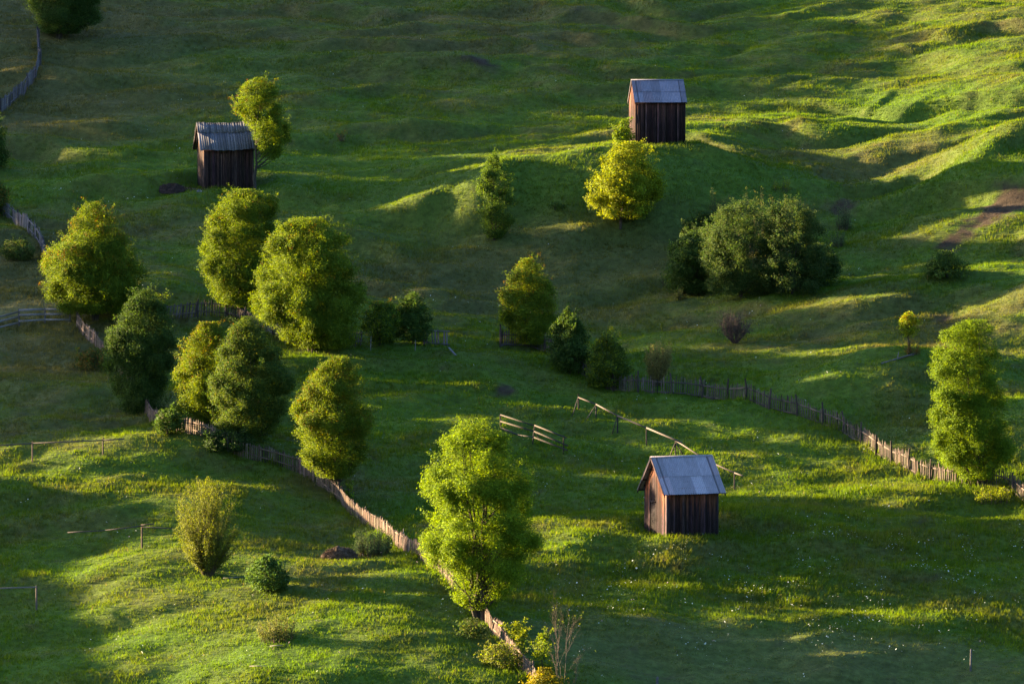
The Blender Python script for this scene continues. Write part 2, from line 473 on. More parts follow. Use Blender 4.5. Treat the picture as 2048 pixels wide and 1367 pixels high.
# ------------------------------------------------------------------ shared materials
M_LEAF = leaf_mat('leaves', .32, .7, 1.25, .08)
M_BARK = wood_mat('bark', .95, (5, 5, 1.2), .5, 1.4)
M_BARN = wood_mat('barn_boards', .85, (9, 9, .7), .25, 1.7, .12)
M_RAIL = wood_mat('weathered_rails', .85, (6, 6, 3.), .65, 1.3)
M_EARTH = wood_mat('heap', 1.0, (3, 3, 3), .45, 1.5, .05)
def metal_mat():
    m, nt, out = new_mat('zinc_sheet'); L = nt.links
    at = N(nt, 'ShaderNodeAttribute', attribute_name='Col')
    tc = N(nt, 'ShaderNodeTexCoord'); mp = N(nt, 'ShaderNodeMapping'); mp.inputs['Scale'].default_value = (5, 1.2, 1.2)
    nz = N(nt, 'ShaderNodeTexNoise', i_Scale=1.5, i_Detail=6.0, i_Roughness=.65)
    L.new(tc.outputs['Object'], mp.inputs[0]); L.new(mp.outputs[0], nz.inputs['Vector'])
    mr = N(nt, 'ShaderNodeMapRange', i_1=.3, i_2=.7, i_3=.78, i_4=1.15); L.new(nz.outputs[0], mr.inputs[0])
    mu = N(nt, 'ShaderNodeVectorMath', operation='SCALE'); L.new(at.outputs['Color'], mu.inputs[0]); L.new(mr.outputs[0], mu.inputs['Scale'])
    b = N(nt, 'ShaderNodeBsdfPrincipled', i_Metallic=.2); L.new(mu.outputs[0], b.inputs['Base Color'])
    r2 = N(nt, 'ShaderNodeMapRange', i_1=.3, i_2=.7, i_3=.42, i_4=.62); L.new(nz.outputs[0], r2.inputs[0]); L.new(r2.outputs[0], b.inputs['Roughness'])
    L.new(b.outputs[0], out.inputs[0]); return m
M_ZINC = metal_mat()

# leaf palettes: weights and albedo
P_ASH = [(6, (.082, .138, .008)), (3, (.108, .158, .009)), (1, (.050, .095, .010))]
P_MAPLE = [(5, (.080, .125, .010)), (3, (.110, .145, .010)), (1, (.048, .090, .012))]
P_DARK = [(5, (.034, .066, .014)), (3, (.046, .080, .014)), (1, (.060, .088, .016))]
P_WILLOW = [(5, (.075, .090, .022)), (3, (.100, .105, .026)), (1, (.055, .075, .022))]
P_SILVER = [(5, (.062, .096, .034)), (3, (.080, .110, .040)), (1, (.045, .075, .028))]
P_GOLD = [(5, (.118, .160, .009)), (3, (.150, .172, .009)), (1, (.080, .110, .010))]
P_RUST = [(4, (.130, .085, .018)), (3, (.100, .090, .020)), (2, (.150, .060, .020))]
AUTUMN = np.array([(.170, .105, .012), (.160, .085, .014), (.170, .140, .010)])

def pal_pick(pal, n):
    w = np.array([p[0] for p in pal], float); c = np.array([p[1] for p in pal])
    return c[rng.choice(len(pal), n, p=w / w.sum())]
def unit(v):
    return v / (np.linalg.norm(v, axis=-1, keepdims=True) + 1e-9)
def leaves(m, P, out, size, aspect, col, upbias=.45, droop=.25, along=None):
    """one small four-cornered leaf at each point"""
    n = len(P)
    nrm = unit(out * .55 + np.array([0, 0, upbias]) + rng.normal(0, .55, (n, 3)))
    d = rng.normal(0, 1, (n, 3)) + out * .6 + np.array([0, 0, -droop])
    if along is not None: d = along * 1.6 + rng.normal(0, .55, (n, 3))
    d = unit(d - nrm * np.sum(d * nrm, 1, keepdims=True)); s = np.cross(nrm, d)
    L = size * rng.uniform(.65, 1.35, (n, 1)); W = L * aspect * .5
    a = P - d * L * .5; b = P + s * W + d * L * .08 - nrm * L * .06; t = P + d * L * .5; e = P - s * W + d * L * .08 - nrm * L * .06
    V = np.stack([a, b, t, e], 1).reshape(-1, 3)
    m.add(V, np.arange(4 * n).reshape(-1, 4), np.repeat(col, 4, 0))

class Env:
    """crown envelope from rows (row, left, right) of the photograph, given depth of its own"""
    def __init__(self, base, base_row, px, rows, depth=.9):
        s = scale_at(base[1]); self.b = base; self.s = s
        rows = sorted(rows, key=lambda r: -r[0])
        self.z = np.array([(base_row - r[0]) / s for r in rows])
        self.c = np.array([((r[1] + r[2]) / 2 - px) / s for r in rows])
        self.r = np.array([max(r[2] - r[1], 2) / 2 / s for r in rows])
        self.d = depth; self.k = (px * .37) % 50
        self.z0, self.z1 = self.z[0], self.z[-1]
        self.area = float(np.sum((self.r[1:] + self.r[:-1]) * np.diff(self.z)))
    def at(self, z):
        return np.interp(z, self.z, self.c), np.interp(z, self.z, self.r)
    def sample(self, n, rmin, rmax, power=.5):
        zz = np.linspace(self.z0, self.z1, 200); w = np.interp(zz, self.z, self.r) ** .85 + 1e-4
        z = rng.choice(zz, n, p=w / w.sum()) + rng.uniform(-.5, .5, n) * (self.z1 - self.z0) / 200
        c, r = self.at(z); a = rng.uniform(0, 2 * np.pi, n); k = rmin + (rmax - rmin) * rng.random(n) ** power
        return np.stack([c + r * k * np.cos(a), r * self.d * k * np.sin(a), z], 1)
    def inside(self, P, slack=1.0):
        c, r = self.at(P[:, 2])
        a = np.arctan2(P[:, 1], P[:, 0] - c)
        r = r * (1 + .15 * gnoise(a * 1.3 + self.k, P[:, 2] / 1.5, 71) + .10 * gnoise(a * 3.5, P[:, 2] / .7 + self.k, 72))
        return (np.hypot((P[:, 0] - c), P[:, 1] / self.d) < r * slack + .05) & (P[:, 2] < self.z1 + .12) & (P[:, 2] > self.z0 - .1)

NLOBE = 2.3
def plant(name, label, cat, px, row, rows, pal, leaf=.12, aspect=.6, lai=3.3, lobes=20, lobe_r=.30, stems=1, trunk_r=.14, fork=.25,
          autumn=0., depth=.9, group=None, bark=(.055, .045, .035), lean=None, spray=.22, fill=.38, up=.45, seed=None, base=None, droop=.25, open_=.12,
          tmat=None, rag=1.8):
    """a broad-leaved tree or shrub: tapered trunk and limbs (part trunk), leaves in sprays round the limb ends (part crown)"""
    B = hit(px, row) if base is None else base
    E = Env(B, row, px, rows, depth)
    t = thing(name, B, label, cat, group)
    H = E.z1 - E.z0
    lobes = int(lobes * NLOBE); lobe_r = lobe_r * .64
    # limb ends
    L = E.sample(lobes, .5, .93, .8)
    c1, r1 = E.at(np.array([E.z1 - .12 * (E.z1 - E.z0)])); L[0] = [c1[0], 0, E.z1 - .07 * (E.z1 - E.z0)]; L[1] = [c1[0] - .3 * r1[0], .1, E.z1 - .13 * (E.z1 - E.z0)]
    L = L[np.argsort(L[:, 2])]
    _, rL = E.at(L[:, 2])
    lr = np.maximum(lobe_r * (rL + .15 * H * .5) * rng.uniform(.6, 1.35, lobes), spray)
    # wood
    m = MB()
    tops = []
    for k in range(stems):
        a = 2 * np.pi * (k + rng.random() * .6) / stems
        zt = E.z0 + H * rng.uniform(.80, .93)
        c, r = E.at(zt)
        f = 0 if stems == 1 else .55
        top = np.array([c + r * f * np.cos(a), r * f * np.sin(a) * depth, zt])
        q = np.linspace(0, 1, 9)[:, None]
        b0 = np.array([np.cos(a), np.sin(a), 0]) * (0 if stems == 1 else trunk_r * 1.2)
        P = b0 + (top - b0) * q
        bend = .5 if stems > 1 else .15
        P[:, :2] = b0[:2] + (top - b0)[:2] * (q ** (1 + bend))
        if lean is not None: P[:, 0] += lean * np.sin(q[:, 0] * np.pi) * H * .1
        P[1:-1, :2] += rng.normal(0, .012 * H, (7, 2))
        P[0, 2] -= .3
        rr = trunk_r * (1 - .86 * q[:, 0]) * (1.25 if stems == 1 else .8); rr[0] *= 1.3
        m.tube(P + B, rr, 7 if trunk_r > .1 else 5, bark); tops.append((P, rr))
    for i in range(lobes):
        P, rr = tops[i % len(tops)] if stems == 1 else tops[int(np.argmin([np.hypot(*(np.array([np.interp(L[i, 2] * .8, p[:, 2], p[:, 0]), np.interp(L[i, 2] * .8, p[:, 2], p[:, 1])]) - L[i, :2])) for p, _ in tops]))]
        zs = max(E.z0 * .6 + .25, L[i, 2] - np.hypot(*(L[i, :2] - P[-1, :2] * L[i, 2] / max(P[-1, 2], .1))) * .95 - .3)
        zs = min(zs, P[-1, 2] * .95)
        s0 = np.array([np.interp(zs, P[:, 2], P[:, 0]), np.interp(zs, P[:, 2], P[:, 1]), zs]); r0 = np.interp(zs, P[:, 2], rr)
        q = np.linspace(0, 1, 5)[:, None]
        C = s0 + (L[i] - s0) * q; C[:, 2] += np.sin(q[:, 0] * np.pi) * -.06 * np.linalg.norm(L[i] - s0)
        C[1:-1] += rng.normal(0, .05, (3, 3))
        m.tube(C + B, np.linspace(r0 * .55, .012, 5), 4, bark, cap=False)
    m.build('trunk' if trunk_r > .06 else 'stem', tmat or M_BARK, t)
    tint = np.exp(rng.normal(0, .025, 3)) * np.exp(rng.normal(0, .08))
    # leaves
    nl = int(3.4 * lai * E.area / (leaf * leaf * aspect * .5))
    ns = max(10, nl // 26)
    w = lr ** 2; which = rng.choice(lobes, ns, p=w / w.sum())
    cw, _ = E.at(L[which][:, 2])
    ob = unit(np.stack([L[which][:, 0] - cw, L[which][:, 1], 0 * cw + .5], 1))
    S = L[which] + unit(rng.normal(0, 1, (ns, 3)) + .55 * ob) * (lr[which] * rng.random(ns) ** .45)[:, None]
    nf = int(ns * fill)
    if nf: S[:nf] = E.sample(nf, .0, .80, .5)
    S = S[E.inside(S, 1.12)]
    if open_ > 0:
        S = S[gnoise(S[:, 0] / 1.1 + 7 * S[:, 1], S[:, 2] / 1.1, int(abs(px)) % 50) > -.75 + open_]
    # leafy shoots standing out of the crown
    nsh = int(rag * E.area); T = E.sample(nsh, .86, 1.0, 1.0); c, r = E.at(T[:, 2])
    D = unit(np.stack([(T[:, 0] - c) / (r + .1), T[:, 1] / (r + .1), rng.uniform(.5, 1.6, nsh)], 1)); up_end = unit(np.stack([0 * r, 0 * r, 0 * r + 1], 1))
    nS0 = len(S); sh = [T + D * q for q in (.1, .3, .5, .68)]
    S = np.concatenate([S] + sh); ns = len(S)
    k = rng.integers(18, 34, ns); k[nS0:] = rng.integers(6, 13, ns - nS0); idx = np.repeat(np.arange(ns), k)
    sc, srr = E.at(S[:, 2])
    od = unit(np.stack([S[:, 0] - sc, S[:, 1], .25 * (S[:, 2] - (E.z0 + .35 * H))], 1) + 1e-3)
    spr = np.where(np.arange(ns) < nS0, spray, .11)[idx][:, None]
    P = S[idx] + rng.normal(0, 1, (len(idx), 3)) * spr * np.array([1, 1, .72]) + od[idx] * np.abs(rng.normal(0, .6, (len(idx), 1))) * spr
    ok = E.inside(P, 1.2) | (idx >= nS0); P = P[ok]; idx = idx[ok]
    col = tint * pal_pick(pal, len(P)) * np.exp(rng.normal(0, .20, (len(P), 1))) * np.exp(rng.normal(0, .16, (ns, 1)))[idx]
    if autumn > 0:
        c, r = E.at(P[:, 2])
        tipn = np.clip((P[:, 2] - E.z0) / H * 1.1 + .5 * np.hypot(P[:, 0] - c, P[:, 1]) / (r + .1) - .7, 0, 1.2)
        tw = (gnoise(S[:, 0] / 1.3, S[:, 2] / 1.3 + S[:, 1], 61)[idx] + .55) * autumn * tipn * 1.1
        a = (rng.random(ns)[idx] < tw * .8) & (rng.random(len(P)) < .75)
        col[a] = AUTUMN[rng.integers(0, 3, ns)[idx][a]] * rng.uniform(.6, 1.05, (int(a.sum()), 1))
    m = MB(); leaves(m, P + B, od[idx], leaf, aspect, np.clip(col, .005, .6), up, droop)
    m.build('crown' if trunk_r > .06 else 'foliage', M_LEAF, t)
    return t

def shoots(name, label, cat, px, row, rows, pal, n=60, leaf=.16, aspect=.3, per=36, depth=.9, group=None, spread=.35, curve=.35, bark=(.07, .055, .035), stick=.12, bare=.15, base=None, rad=.018, low=.25):
    """a willow-like shrub of many rods rising from one stool, narrow leaves along each rod"""
    B = hit(px, row) if base is None else base
    E = Env(B, row, px, rows, depth)
    t = thing(name, B, label, cat, group)
    T = E.sample(n, .1, 1.0, .55); H = E.z1 - min(E.z0, 0)
    T[:, 2] = np.maximum(T[:, 2], low * E.z1)
    m = MB(); lm = MB(); PP, AA, OO = [], [], []
    for i in range(n):
        f = np.array([T[i, 0] * spread, T[i, 1] * spread, 0]) + rng.normal(0, .04, 3) * [1, 1, 0]
        q = np.linspace(0, 1, 7)[:, None]
        C = f + (T[i] - f) * q
        C[:, :2] = f[:2] + (T[i] - f)[:2] * q ** (1 + curve)
        C = C + (C[-1] - C[-2]) * q ** 4 * rng.uniform(0, stick * 4)
        C[0, 2] -= .15
        m.tube(C + B, np.linspace(rad * (1 + .5 * H / 4), .004, 7), 4, bark, cap=False)
        k = int(per * rng.uniform(.6, 1.3)); u = bare + (1 - bare) * rng.random(k) ** .75
        x = u * 6; j = np.minimum(x.astype(int), 5); w = (x - j)[:, None]
        p = C[j] * (1 - w) + C[j + 1] * w; d = unit(C[j + 1] - C[j])
        PP.append(p + rng.normal(0, leaf * .75, (k, 3))); AA.append(d); OO.append(unit(np.stack([p[:, 0], p[:, 1], 0 * p[:, 0]], 1) + rng.normal(0, .3, (k, 3))))
    P = np.concatenate(PP); A = np.concatenate(AA); O = np.concatenate(OO)
    col = pal_pick(pal, len(P)) * np.exp(rng.normal(0, .22, (len(P), 1)))
    m.build('stem', M_BARK, t)
    leaves(lm, P + B, O, leaf, aspect, np.clip(col, .005, .6), .3, 0, A)
    lm.build('foliage', M_LEAF, t)
    return t

def twiggy(name, label, cat, px, row, height, spread, n=14, bark=(.10, .075, .055), group=None, base=None, leafy=0, pal=None, rad=.03, levels=2):
    """a leafless sapling or dry bush: forking bare twigs"""
    B = hit(px, row) if base is None else base
    t = thing(name, B, label, cat, group)
    m = MB(); tips = []
    def grow(p, d, L, r, lev):
        q = np.linspace(0, 1, 5)[:, None]
        C = p + d * L * q + np.array([0, 0, .12 * L]) * q ** 2 + np.concatenate([np.zeros((1, 3)), rng.normal(0, .02 * L, (4, 3))])
        m.tube(C + B, np.linspace(r, r * .35, 5), 4, np.array(bark) * rng.uniform(.75, 1.25), cap=False)
        tips.append(C[-1])
        if lev > 0:
            for k in range(rng.integers(3, 6)):
                u = rng.uniform(.3, .95); i = min(int(u * 4), 3); s0 = C[i] + (C[i + 1] - C[i]) * (u * 4 - i)
                dd = unit(d + rng.normal(0, .42, 3) + np.array([0, 0, .15])); grow(s0, dd, L * rng.uniform(.35, .6), r * .5, lev - 1)
    for k in range(n):
        a = rng.uniform(0, 2 * np.pi); s = spread * rng.uniform(.1, 1)
        d = unit(np.array([np.cos(a) * s, np.sin(a) * s, 1.0])); grow(np.array([np.cos(a) * .08, np.sin(a) * .08, -.1]), d, height * rng.uniform(.45, .85), rad * rng.uniform(.6, 1), levels)
    m.build('stem', M_BARK, t)
    if leafy:
        T = np.array(tips); i = rng.integers(0, len(T), leafy); P = T[i] + rng.normal(0, .12, (leafy, 3)); lm = MB()
        leaves(lm, P + B, unit(P * [1, 1, .2] + 1e-3), .15, .5, pal_pick(pal, leafy) * np.exp(rng.normal(0, .2, (leafy, 1))), .4)
        lm.build('foliage', M_LEAF, t)
    return t

# ------------------------------------------------------------------ fences
FENCE_LINES = []
def along(pts, step):
    """points at equal steps along a polyline given in photo pixels and dropped onto the ground"""
    W = np.array([hit(*p) for p in pts])
    d = np.concatenate([[0], np.cumsum(np.hypot(*np.diff(W[:, :2], axis=0).T))])
    s = np.arange(0, d[-1], step)
    x = np.interp(s, d, W[:, 0]); y = np.interp(s, d, W[:, 1])
    # round the corners a little
    if len(x) > 12:
        k = np.ones(5) / 5
        x[2:-2] = np.convolve(x, k, 'valid'); y[2:-2] = np.convolve(y, k, 'valid')
    return s, x, y
def picket(m, p, d, w, th, h, lean, col):
    """one split pale with a pointed head"""
    s = np.array([d[0], d[1], 0]) * w / 2; n = np.array([-d[1], d[0], 0]) * th / 2
    top = p + np.array([lean[0], lean[1], h]); sh = p + np.array([lean[0], lean[1], h]) * .90
    V = [p - s - n, p + s - n, p + s + n, p - s + n, sh - s - n, sh + s - n, sh + s + n, sh - s + n, top - s * .25, top + s * .25]
    m.add(V, [[0, 1, 5, 4], [1, 2, 6, 5], [2, 3, 7, 6], [3, 0, 4, 7], [4, 5, 9, 8], [6, 7, 8, 9], [5, 6, 9, 9], [7, 4, 8, 8]], col)
def picket_fence(name, label, pts, height=1.25, step=.17, bay=3.0, pale=.085, col=(.21, .17, .14), rails=(.30, .82), rail_side=1, post_h=1.15, jit=.12, drop=.04, lean=0., group='old wooden fences on the hillside', rail_w=.09, gap_bays=(), dark=.35, low_rail=True):
    s, x, y = along(pts, step); FENCE_LINES.append((x, y))
    B = np.array([x[0], y[0], ground1(x[0], y[0])]); t = thing(name, B, label, 'fence', group)
    z = ground(x, y); dx, dy = np.gradient(x), np.gradient(y); l = np.hypot(dx, dy) + 1e-9; dx, dy = dx / l, dy / l
    per = max(2, int(round(bay / step))); nb = max(1, int(np.ceil((len(x) - 1) / per)))
    for b in range(nb):
        i0, i1 = b * per, min((b + 1) * per, len(x) - 1)
        if i1 - i0 < 2: continue
        m = MB(); tilt = rng.normal(0, .05) + lean; out = rng.normal(0, .05)
        for i in range(i0, i1):
            if rng.random() < drop: continue
            h = height * rng.uniform(1 - jit, 1 + jit * .6); c = np.array(col) * np.exp(rng.normal(0, .24)) * (1 + rng.normal(0, .05, 3))
            if rng.random() < .12: c = c * dark
            ln = (dx[i] * (tilt + rng.normal(0, .03)) * h - dy[i] * out * h, dy[i] * (tilt + rng.normal(0, .03)) * h + dx[i] * out * h)
            picket(m, np.array([x[i], y[i], z[i] - .10]), (dx[i], dy[i]), pale * rng.uniform(.7, 1.25), .028, h + .1, ln, c)
        if m.n: m.build('picket_panel', M_RAIL, t)
        for k, rz in enumerate(rails):
            a = np.array([x[i0], y[i0], z[i0] + height * rz + rng.normal(0, .03)]); e = np.array([x[i1], y[i1], z[i1] + height * rz + rng.normal(0, .03)])
            n = np.array([-dy[i0], dx[i0], 0]) * rail_side * -.05
            m = MB(); zmid = z[(i0 + i1) // 2] + height * rz
            mid = (a + e) / 2; mid[2] = .5 * mid[2] + .5 * zmid
            cc = np.array(col) * rng.uniform(.85, 1.3)
            m.beam(a + n, mid + n, .05, rail_w, cc); m.beam(mid + n, e + n, .05, rail_w * .95, cc); m.build('rail', M_RAIL, t)
        m = MB(); n = np.array([-dy[i0], dx[i0], 0]) * rail_side * -.11
        p = np.array([x[i0], y[i0], z[i0] - .2]) + n; h = post_h * height * rng.uniform(.92, 1.14)
        m.tube([p, p + [rng.normal(0, .05), rng.normal(0, .05), h * .6], p + [rng.normal(0, .07), rng.normal(0, .07), h + .2]], [.085, .08, .065], 6, np.array(col) * rng.uniform(.35, .75)); m.build('post', M_RAIL, t)
    return t
def rail_fence(name, label, posts, rails, col=(.20, .17, .15), group='open rail fences', post_col=None, braces=(), rail=(.05, .12), post_r=.06, extra=.06):
    """posts: (px, base row, top row, top px); rails: polylines of photo points lying in the plane of the posts"""
    Bs = [hit(p[0], p[1]) for p in posts]
    t = thing(name, Bs[0], label, 'fence', group)
    post_col = post_col or tuple(np.array(col) * .45)
    for p, B in zip(posts, Bs):
        h = (p[1] - p[2]) / scale_at(B[1]); tx = ((p[3] if len(p) > 3 else p[0]) - p[0]) / scale_at(B[1])
        m = MB(); m.tube([B - [0, 0, .25], B + [tx * .5, 0, h * .5], B + [tx, 0, h]], [post_r, post_r, post_r * .85], 6, np.array(post_col) * rng.uniform(.8, 1.3)); m.build('post', M_RAIL, t)
    pxs = [p[0] for p in posts]; ys = [B[1] for B in Bs]
    def at(px, row):
        if len(pxs) == 1: y = ys[0]
        else:
            o = np.argsort(pxs); X = np.array(pxs)[o]; Y = np.array(ys)[o]
            y = np.interp(px, X, Y)
            if px < X[0]: y = Y[0] + (Y[1] - Y[0]) / (X[1] - X[0]) * (px - X[0])
            if px > X[-1]: y = Y[-1] + (Y[-1] - Y[-2]) / (X[-1] - X[-2]) * (px - X[-1])
        y = y - post_r - rail[0] * .5
        a, b, c = ray(px, row); k = y / b
        return np.array([a * k, y, CAM[2] + c * k])
    for poly in rails:
        Q = [at(*p) for p in poly]; m = MB()
        cc = np.array(col) * rng.uniform(.85, 1.2)
        for a, e in zip(Q[:-1], Q[1:]): m.beam(a, e, rail[0], rail[1] * rng.uniform(.85, 1.1), cc)
        m.build('rail', M_RAIL, t)
    for (p0, r0), (p1, r1) in braces:
        a = at(p0, r0); f = hit(p1, r1); m = MB(); m.beam(a, f - [0, 0, .05], .05, .07, np.array(col) * .7); m.build('brace', M_RAIL, t)
    return t
# ------------------------------------------------------------------ hay barns
def board(m, p, d, n, w, th, z0, za, zb, c0, c1, fr=.55):
    """upright board: foot p (z ignored), width along d, thickness outward n; z0 foot, za/zb the two top corners"""
    p = np.array([p[0], p[1], 0.]); d = np.array([d[0], d[1], 0.]) * w; n = np.array([n[0], n[1], 0.]) * th; up = np.array([0, 0, 1.])
    ring = []
    zm = z0 + (min(za, zb) - z0) * fr
    for a, b in ((z0, z0), (zm, zm), (za, zb)):
        ring += [p + up * a, p + d + up * b, p + d + n + up * b, p + n + up * a]
    F = []
    for i in (0, 4):
        for j in range(4): F.append([i + j, i + (j + 1) % 4, i + 4 + (j + 1) % 4, i + 4 + j])
    F += [[8, 9, 10, 11], [3, 2, 1, 0]]
    cols = np.concatenate([np.tile(np.asarray(c0) * 1.25, (4, 1)), np.tile(np.asarray(c0) * .65 + np.asarray(c1) * .06, (4, 1)), np.tile(c1, (4, 1))])    # rain-washed foot, blackened middle, red-brown under the eaves
    m.add(ring, F, cols)

def barn(label, B, th, w, d, wall, pitch, ov, oa, roof, wood, door=None, short=(), fr=(.55,), skew=0., roof_col=(.40, .41, .48), gaps=.007, bw=.125):
    t = thing('hay_barn', B, label, 'barn', 'hay barns standing on the meadow')
    ex = np.array([math.cos(R(th)), math.sin(R(th)), 0]); ey = np.array([-math.sin(R(th)), math.cos(R(th)), 0]); ez = np.array([0, 0, 1.])
    def W(a, b, z): return B + ex * a + ey * b + ez * z
    tp = math.tan(R(pitch)); ridge = wall + d / 2 * tp
    lo, hi = (np.array(q) for q in wood)
    def wall_mesh(name, a0, b0, da, db, L, out, top, cutout=None, lo_=lo, hi_=hi):
        m = MB(); u = 0
        dv = ex * da + ey * db; nv = ex * out[0] + ey * out[1]
        while u < L - .03:
            bwid = min(bw * rng.uniform(.55, 1.5), L - u)
            u1 = u + bwid - gaps
            if cutout and cutout[0] < (u + u1) / 2 < cutout[1]:
                z0 = cutout[2]
            else: z0 = -.7
            za, zb = top(u), top(u1)
            for s0, s1, drop in short:
                if name == 'front_wall' and s0 < u / L < s1 and rng.random() < .8:
                    k = drop * rng.uniform(.5, 1.1); za -= k; zb -= k
            v = np.exp(rng.normal(0, .5)); hue = 1 + rng.normal(0, .06, 3)
            if rng.random() < .15: v *= 1.7
            p = W(a0, b0, 0) + dv * u
            board(m, p, dv, nv, bwid - gaps, .026 * rng.uniform(.8, 1.5), z0 + B[2] - 0, za + B[2] - rng.random() * .03, zb + B[2] - rng.random() * .03, lo_ * v * hue, hi_ * v * hue, rng.uniform(.4, .75))
            u += bwid
        return m.build(name, M_BARN, t)
    flat = lambda u: wall + .04
    gab = lambda u: wall + min(u, d - u) * tp - .02
    wall_mesh('front_wall', 0, 0, 1, 0, w, (0, -1), flat)
    wall_mesh('back_wall', 0, d, 1, 0, w, (0, 1), flat)
    g = wall_mesh('gable_wall', 0, d, 0, -1, d, (-1, 0), gab, None if door is None else (door[0], door[1], door[2]))
    wall_mesh('gable_wall', w, 0, 0, 1, d, (1, 0), gab)
    if door is not None:                                  # plank door low in the near gable
        m = MB(); u = door[0]
        while u < door[1] - .02:
            bwid = min(.2 * rng.uniform(.8, 1.2), door[1] - u)
            p = W(.03, d - u, 0)
            board(m, p, -ey, -ex, bwid - .01, .03, B[2] - .5, B[2] + door[2] - .03, B[2] + door[2] - .03, lo * .55 * np.exp(rng.normal(0, .2)), lo * .7)
            u += bwid
        m.build('door', M_BARN, t)
        m = MB(); m.box(W(-.045, d - door[0] + .08, door[2] - .06), -ey * (door[1] - door[0] + .16), -ex * .05, ez * .12, lo * .9); m.build('lintel', M_BARN, t)
    for a, b in ((-.03, -.03), (w - .13, -.03), (-.03, d - .13), (w - .13, d - .13)):
        m = MB(); m.box(W(a, b, -.7), ex * .16, ey * .16, ez * (wall + .7), lo * rng.uniform(1.1, 1.9)); m.build('corner_post', M_BARN, t)
    # roof: two slopes, each of two courses
    cp, sp_ = math.cos(R(pitch)), math.sin(R(pitch))
    slope_len = (d / 2 + ov) / cp
    for side in (0, 1):
        m = MB()
        dn = (-ey if side == 0 else ey) * cp - ez * sp_
        nrm = (-ey if side == 0 else ey) * sp_ + ez * cp
        top = W(-oa, d / 2, ridge + .07); Lr = w + 2 * oa
        if roof == 'zinc':
            pitch_c = .145; na = int(Lr / pitch_c) * 6
            a = np.linspace(0, Lr, na + 1)
            for (s0, s1, lift) in ((0, slope_len * .53, .030), (slope_len * .51, slope_len, .0)):
                cc = np.ones(na + 1); 
                sheet = (a / (pitch_c * 6)).astype(int)
                sv = np.exp(rng.normal(0, .13, sheet.max() + 1))[sheet]
                col = np.array(roof_col) * sv[:, None] * np.where(rng.random(sheet.max() + 1) < .25, 1.0, 1.0)[sheet][:, None]
                rust = rng.random(sheet.max() + 1) < .22
                col[rust[sheet]] *= np.array([1.08, .96, .94])
                edge = ((np.abs(a - .42) < .05) | (np.abs(a - (Lr - .50)) < .05)); col[edge] *= .35
                h = .034 * np.cos(a / pitch_c * 2 * np.pi)
                V, C = [], []
                for s in np.linspace(s0, s1, 4):
                    sag = -.02 * np.sin(np.pi * a / Lr)
                    V.append(top + ex * a[:, None] + dn * s + nrm * (h + lift + .02 + sag)[:, None]); C.append(col)
                V = np.concatenate(V); n1 = na + 1
                i = np.arange(4 * n1).reshape(4, n1)
                F = np.stack([i[:-1, :-1], i[1:, :-1], i[1:, 1:], i[:-1, 1:]], -1).reshape(-1, 4)
                m.add(V, F, np.concatenate(C))
            m.build('roof_panel', M_ZINC, t)
        else:                                             # overlapping courses of weathered roofing boards
            for (s0, s1, lift) in ((-.06, slope_len * .36, .05), (slope_len * .33, slope_len, .015)):
                u = 0
                while u < Lr:
                    bw_ = rng.uniform(.16, .30); e = s1 + rng.normal(0, .022); l = lift + rng.uniform(0, .02)
                    o = top + ex * u + dn * (s0 + rng.normal(0, .03)) + nrm * l + ez * (.14 * u / Lr - .12 * math.sin(math.pi * u / Lr) - .02)
                    v = np.array(roof_col) * np.exp(rng.normal(0, .22))
                    m.box(o, ex * (min(bw_, Lr - u) - .012) , dn * (e - s0), nrm * .022, v); u += bw_
            m.build('roof_panel', M_BARN, t)
        for a in (-oa + .02, w + oa - .07):               # barge boards under the roof edges
            m = MB(); m.box(W(a, d / 2, ridge - .12), ex * .05, dn * slope_len, nrm * .11, lo * 1.6); m.build('barge_board', M_BARN, t)
        for s in (slope_len * .3, slope_len * .62, slope_len * .93):   # purlins showing under the gable overhang
            m = MB(); m.box(W(-oa + .08, d / 2, ridge - .10) + dn * s, ex * (Lr - .16), dn * .08, nrm * .09, lo * 1.2); m.build('purlin', M_BARN, t)
    m = MB()
    if roof == 'zinc':
        for k in (-1, 1): m.box(W(-oa, d / 2, ridge + .135), ex * (w + 2 * oa), k * ey * .13 - ez * .13 * tp * .8, ez * .012 + ey * k * .012, np.array(roof_col) * .8)
    else:
        for k in range(4):
            f = lambda u: .14 * u - .12 * math.sin(math.pi * u) - .02
            L4 = (w + 2 * oa) / 4
            m.box(W(-oa + k * L4 + .004, d / 2 - .10, ridge + .10 + f(k / 4)), ex * (L4 - .008) + ez * (f((k + 1) / 4) - f(k / 4)), ey * .2, ez * .05, np.array(roof_col) * .6)
    m.build('ridge_cap', M_ZINC if roof == 'zinc' else M_BARN, t)
    for b in (.02, d - .16):
        m = MB(); m.box(W(-.08, b, wall - .08), ex * (w + .16), ey * .14, ez * .14, lo); m.build('wall_plate', M_BARN, t)
    return t
barn('brown plank barn with smooth corrugated metal roof in the lower meadow', HUT_NEAR, 22, 4.08, 4.1, 3.55, 46, .45, .44, 'zinc',
     ((.022, .015, .019), (.135, .042, .016)), door=(1.15, 2.05, 2.45), roof_col=(.33, .29, .33))
barn('dark plank barn with grey board roof and gaps under its eaves, leaning tree behind', HUT_LEFT, 11, 4.62, 4.25, 3.95, 43, .48, .42, 'board',
     ((.034, .021, .020), (.066, .034, .022)), short=((.22, .30, .5), (.34, .55, .75), (.84, .88, .6)), roof_col=(.105, .105, .125))
barn('dark plank barn with ribbed metal roof, highest on the slope above the sunlit mound', HUT_RIGHT, 7, 4.62, 4.0, 4.1, 41, .35, .14, 'zinc',
     ((.024, .014, .015), (.075, .030, .020)), roof_col=(.21, .19, .235))
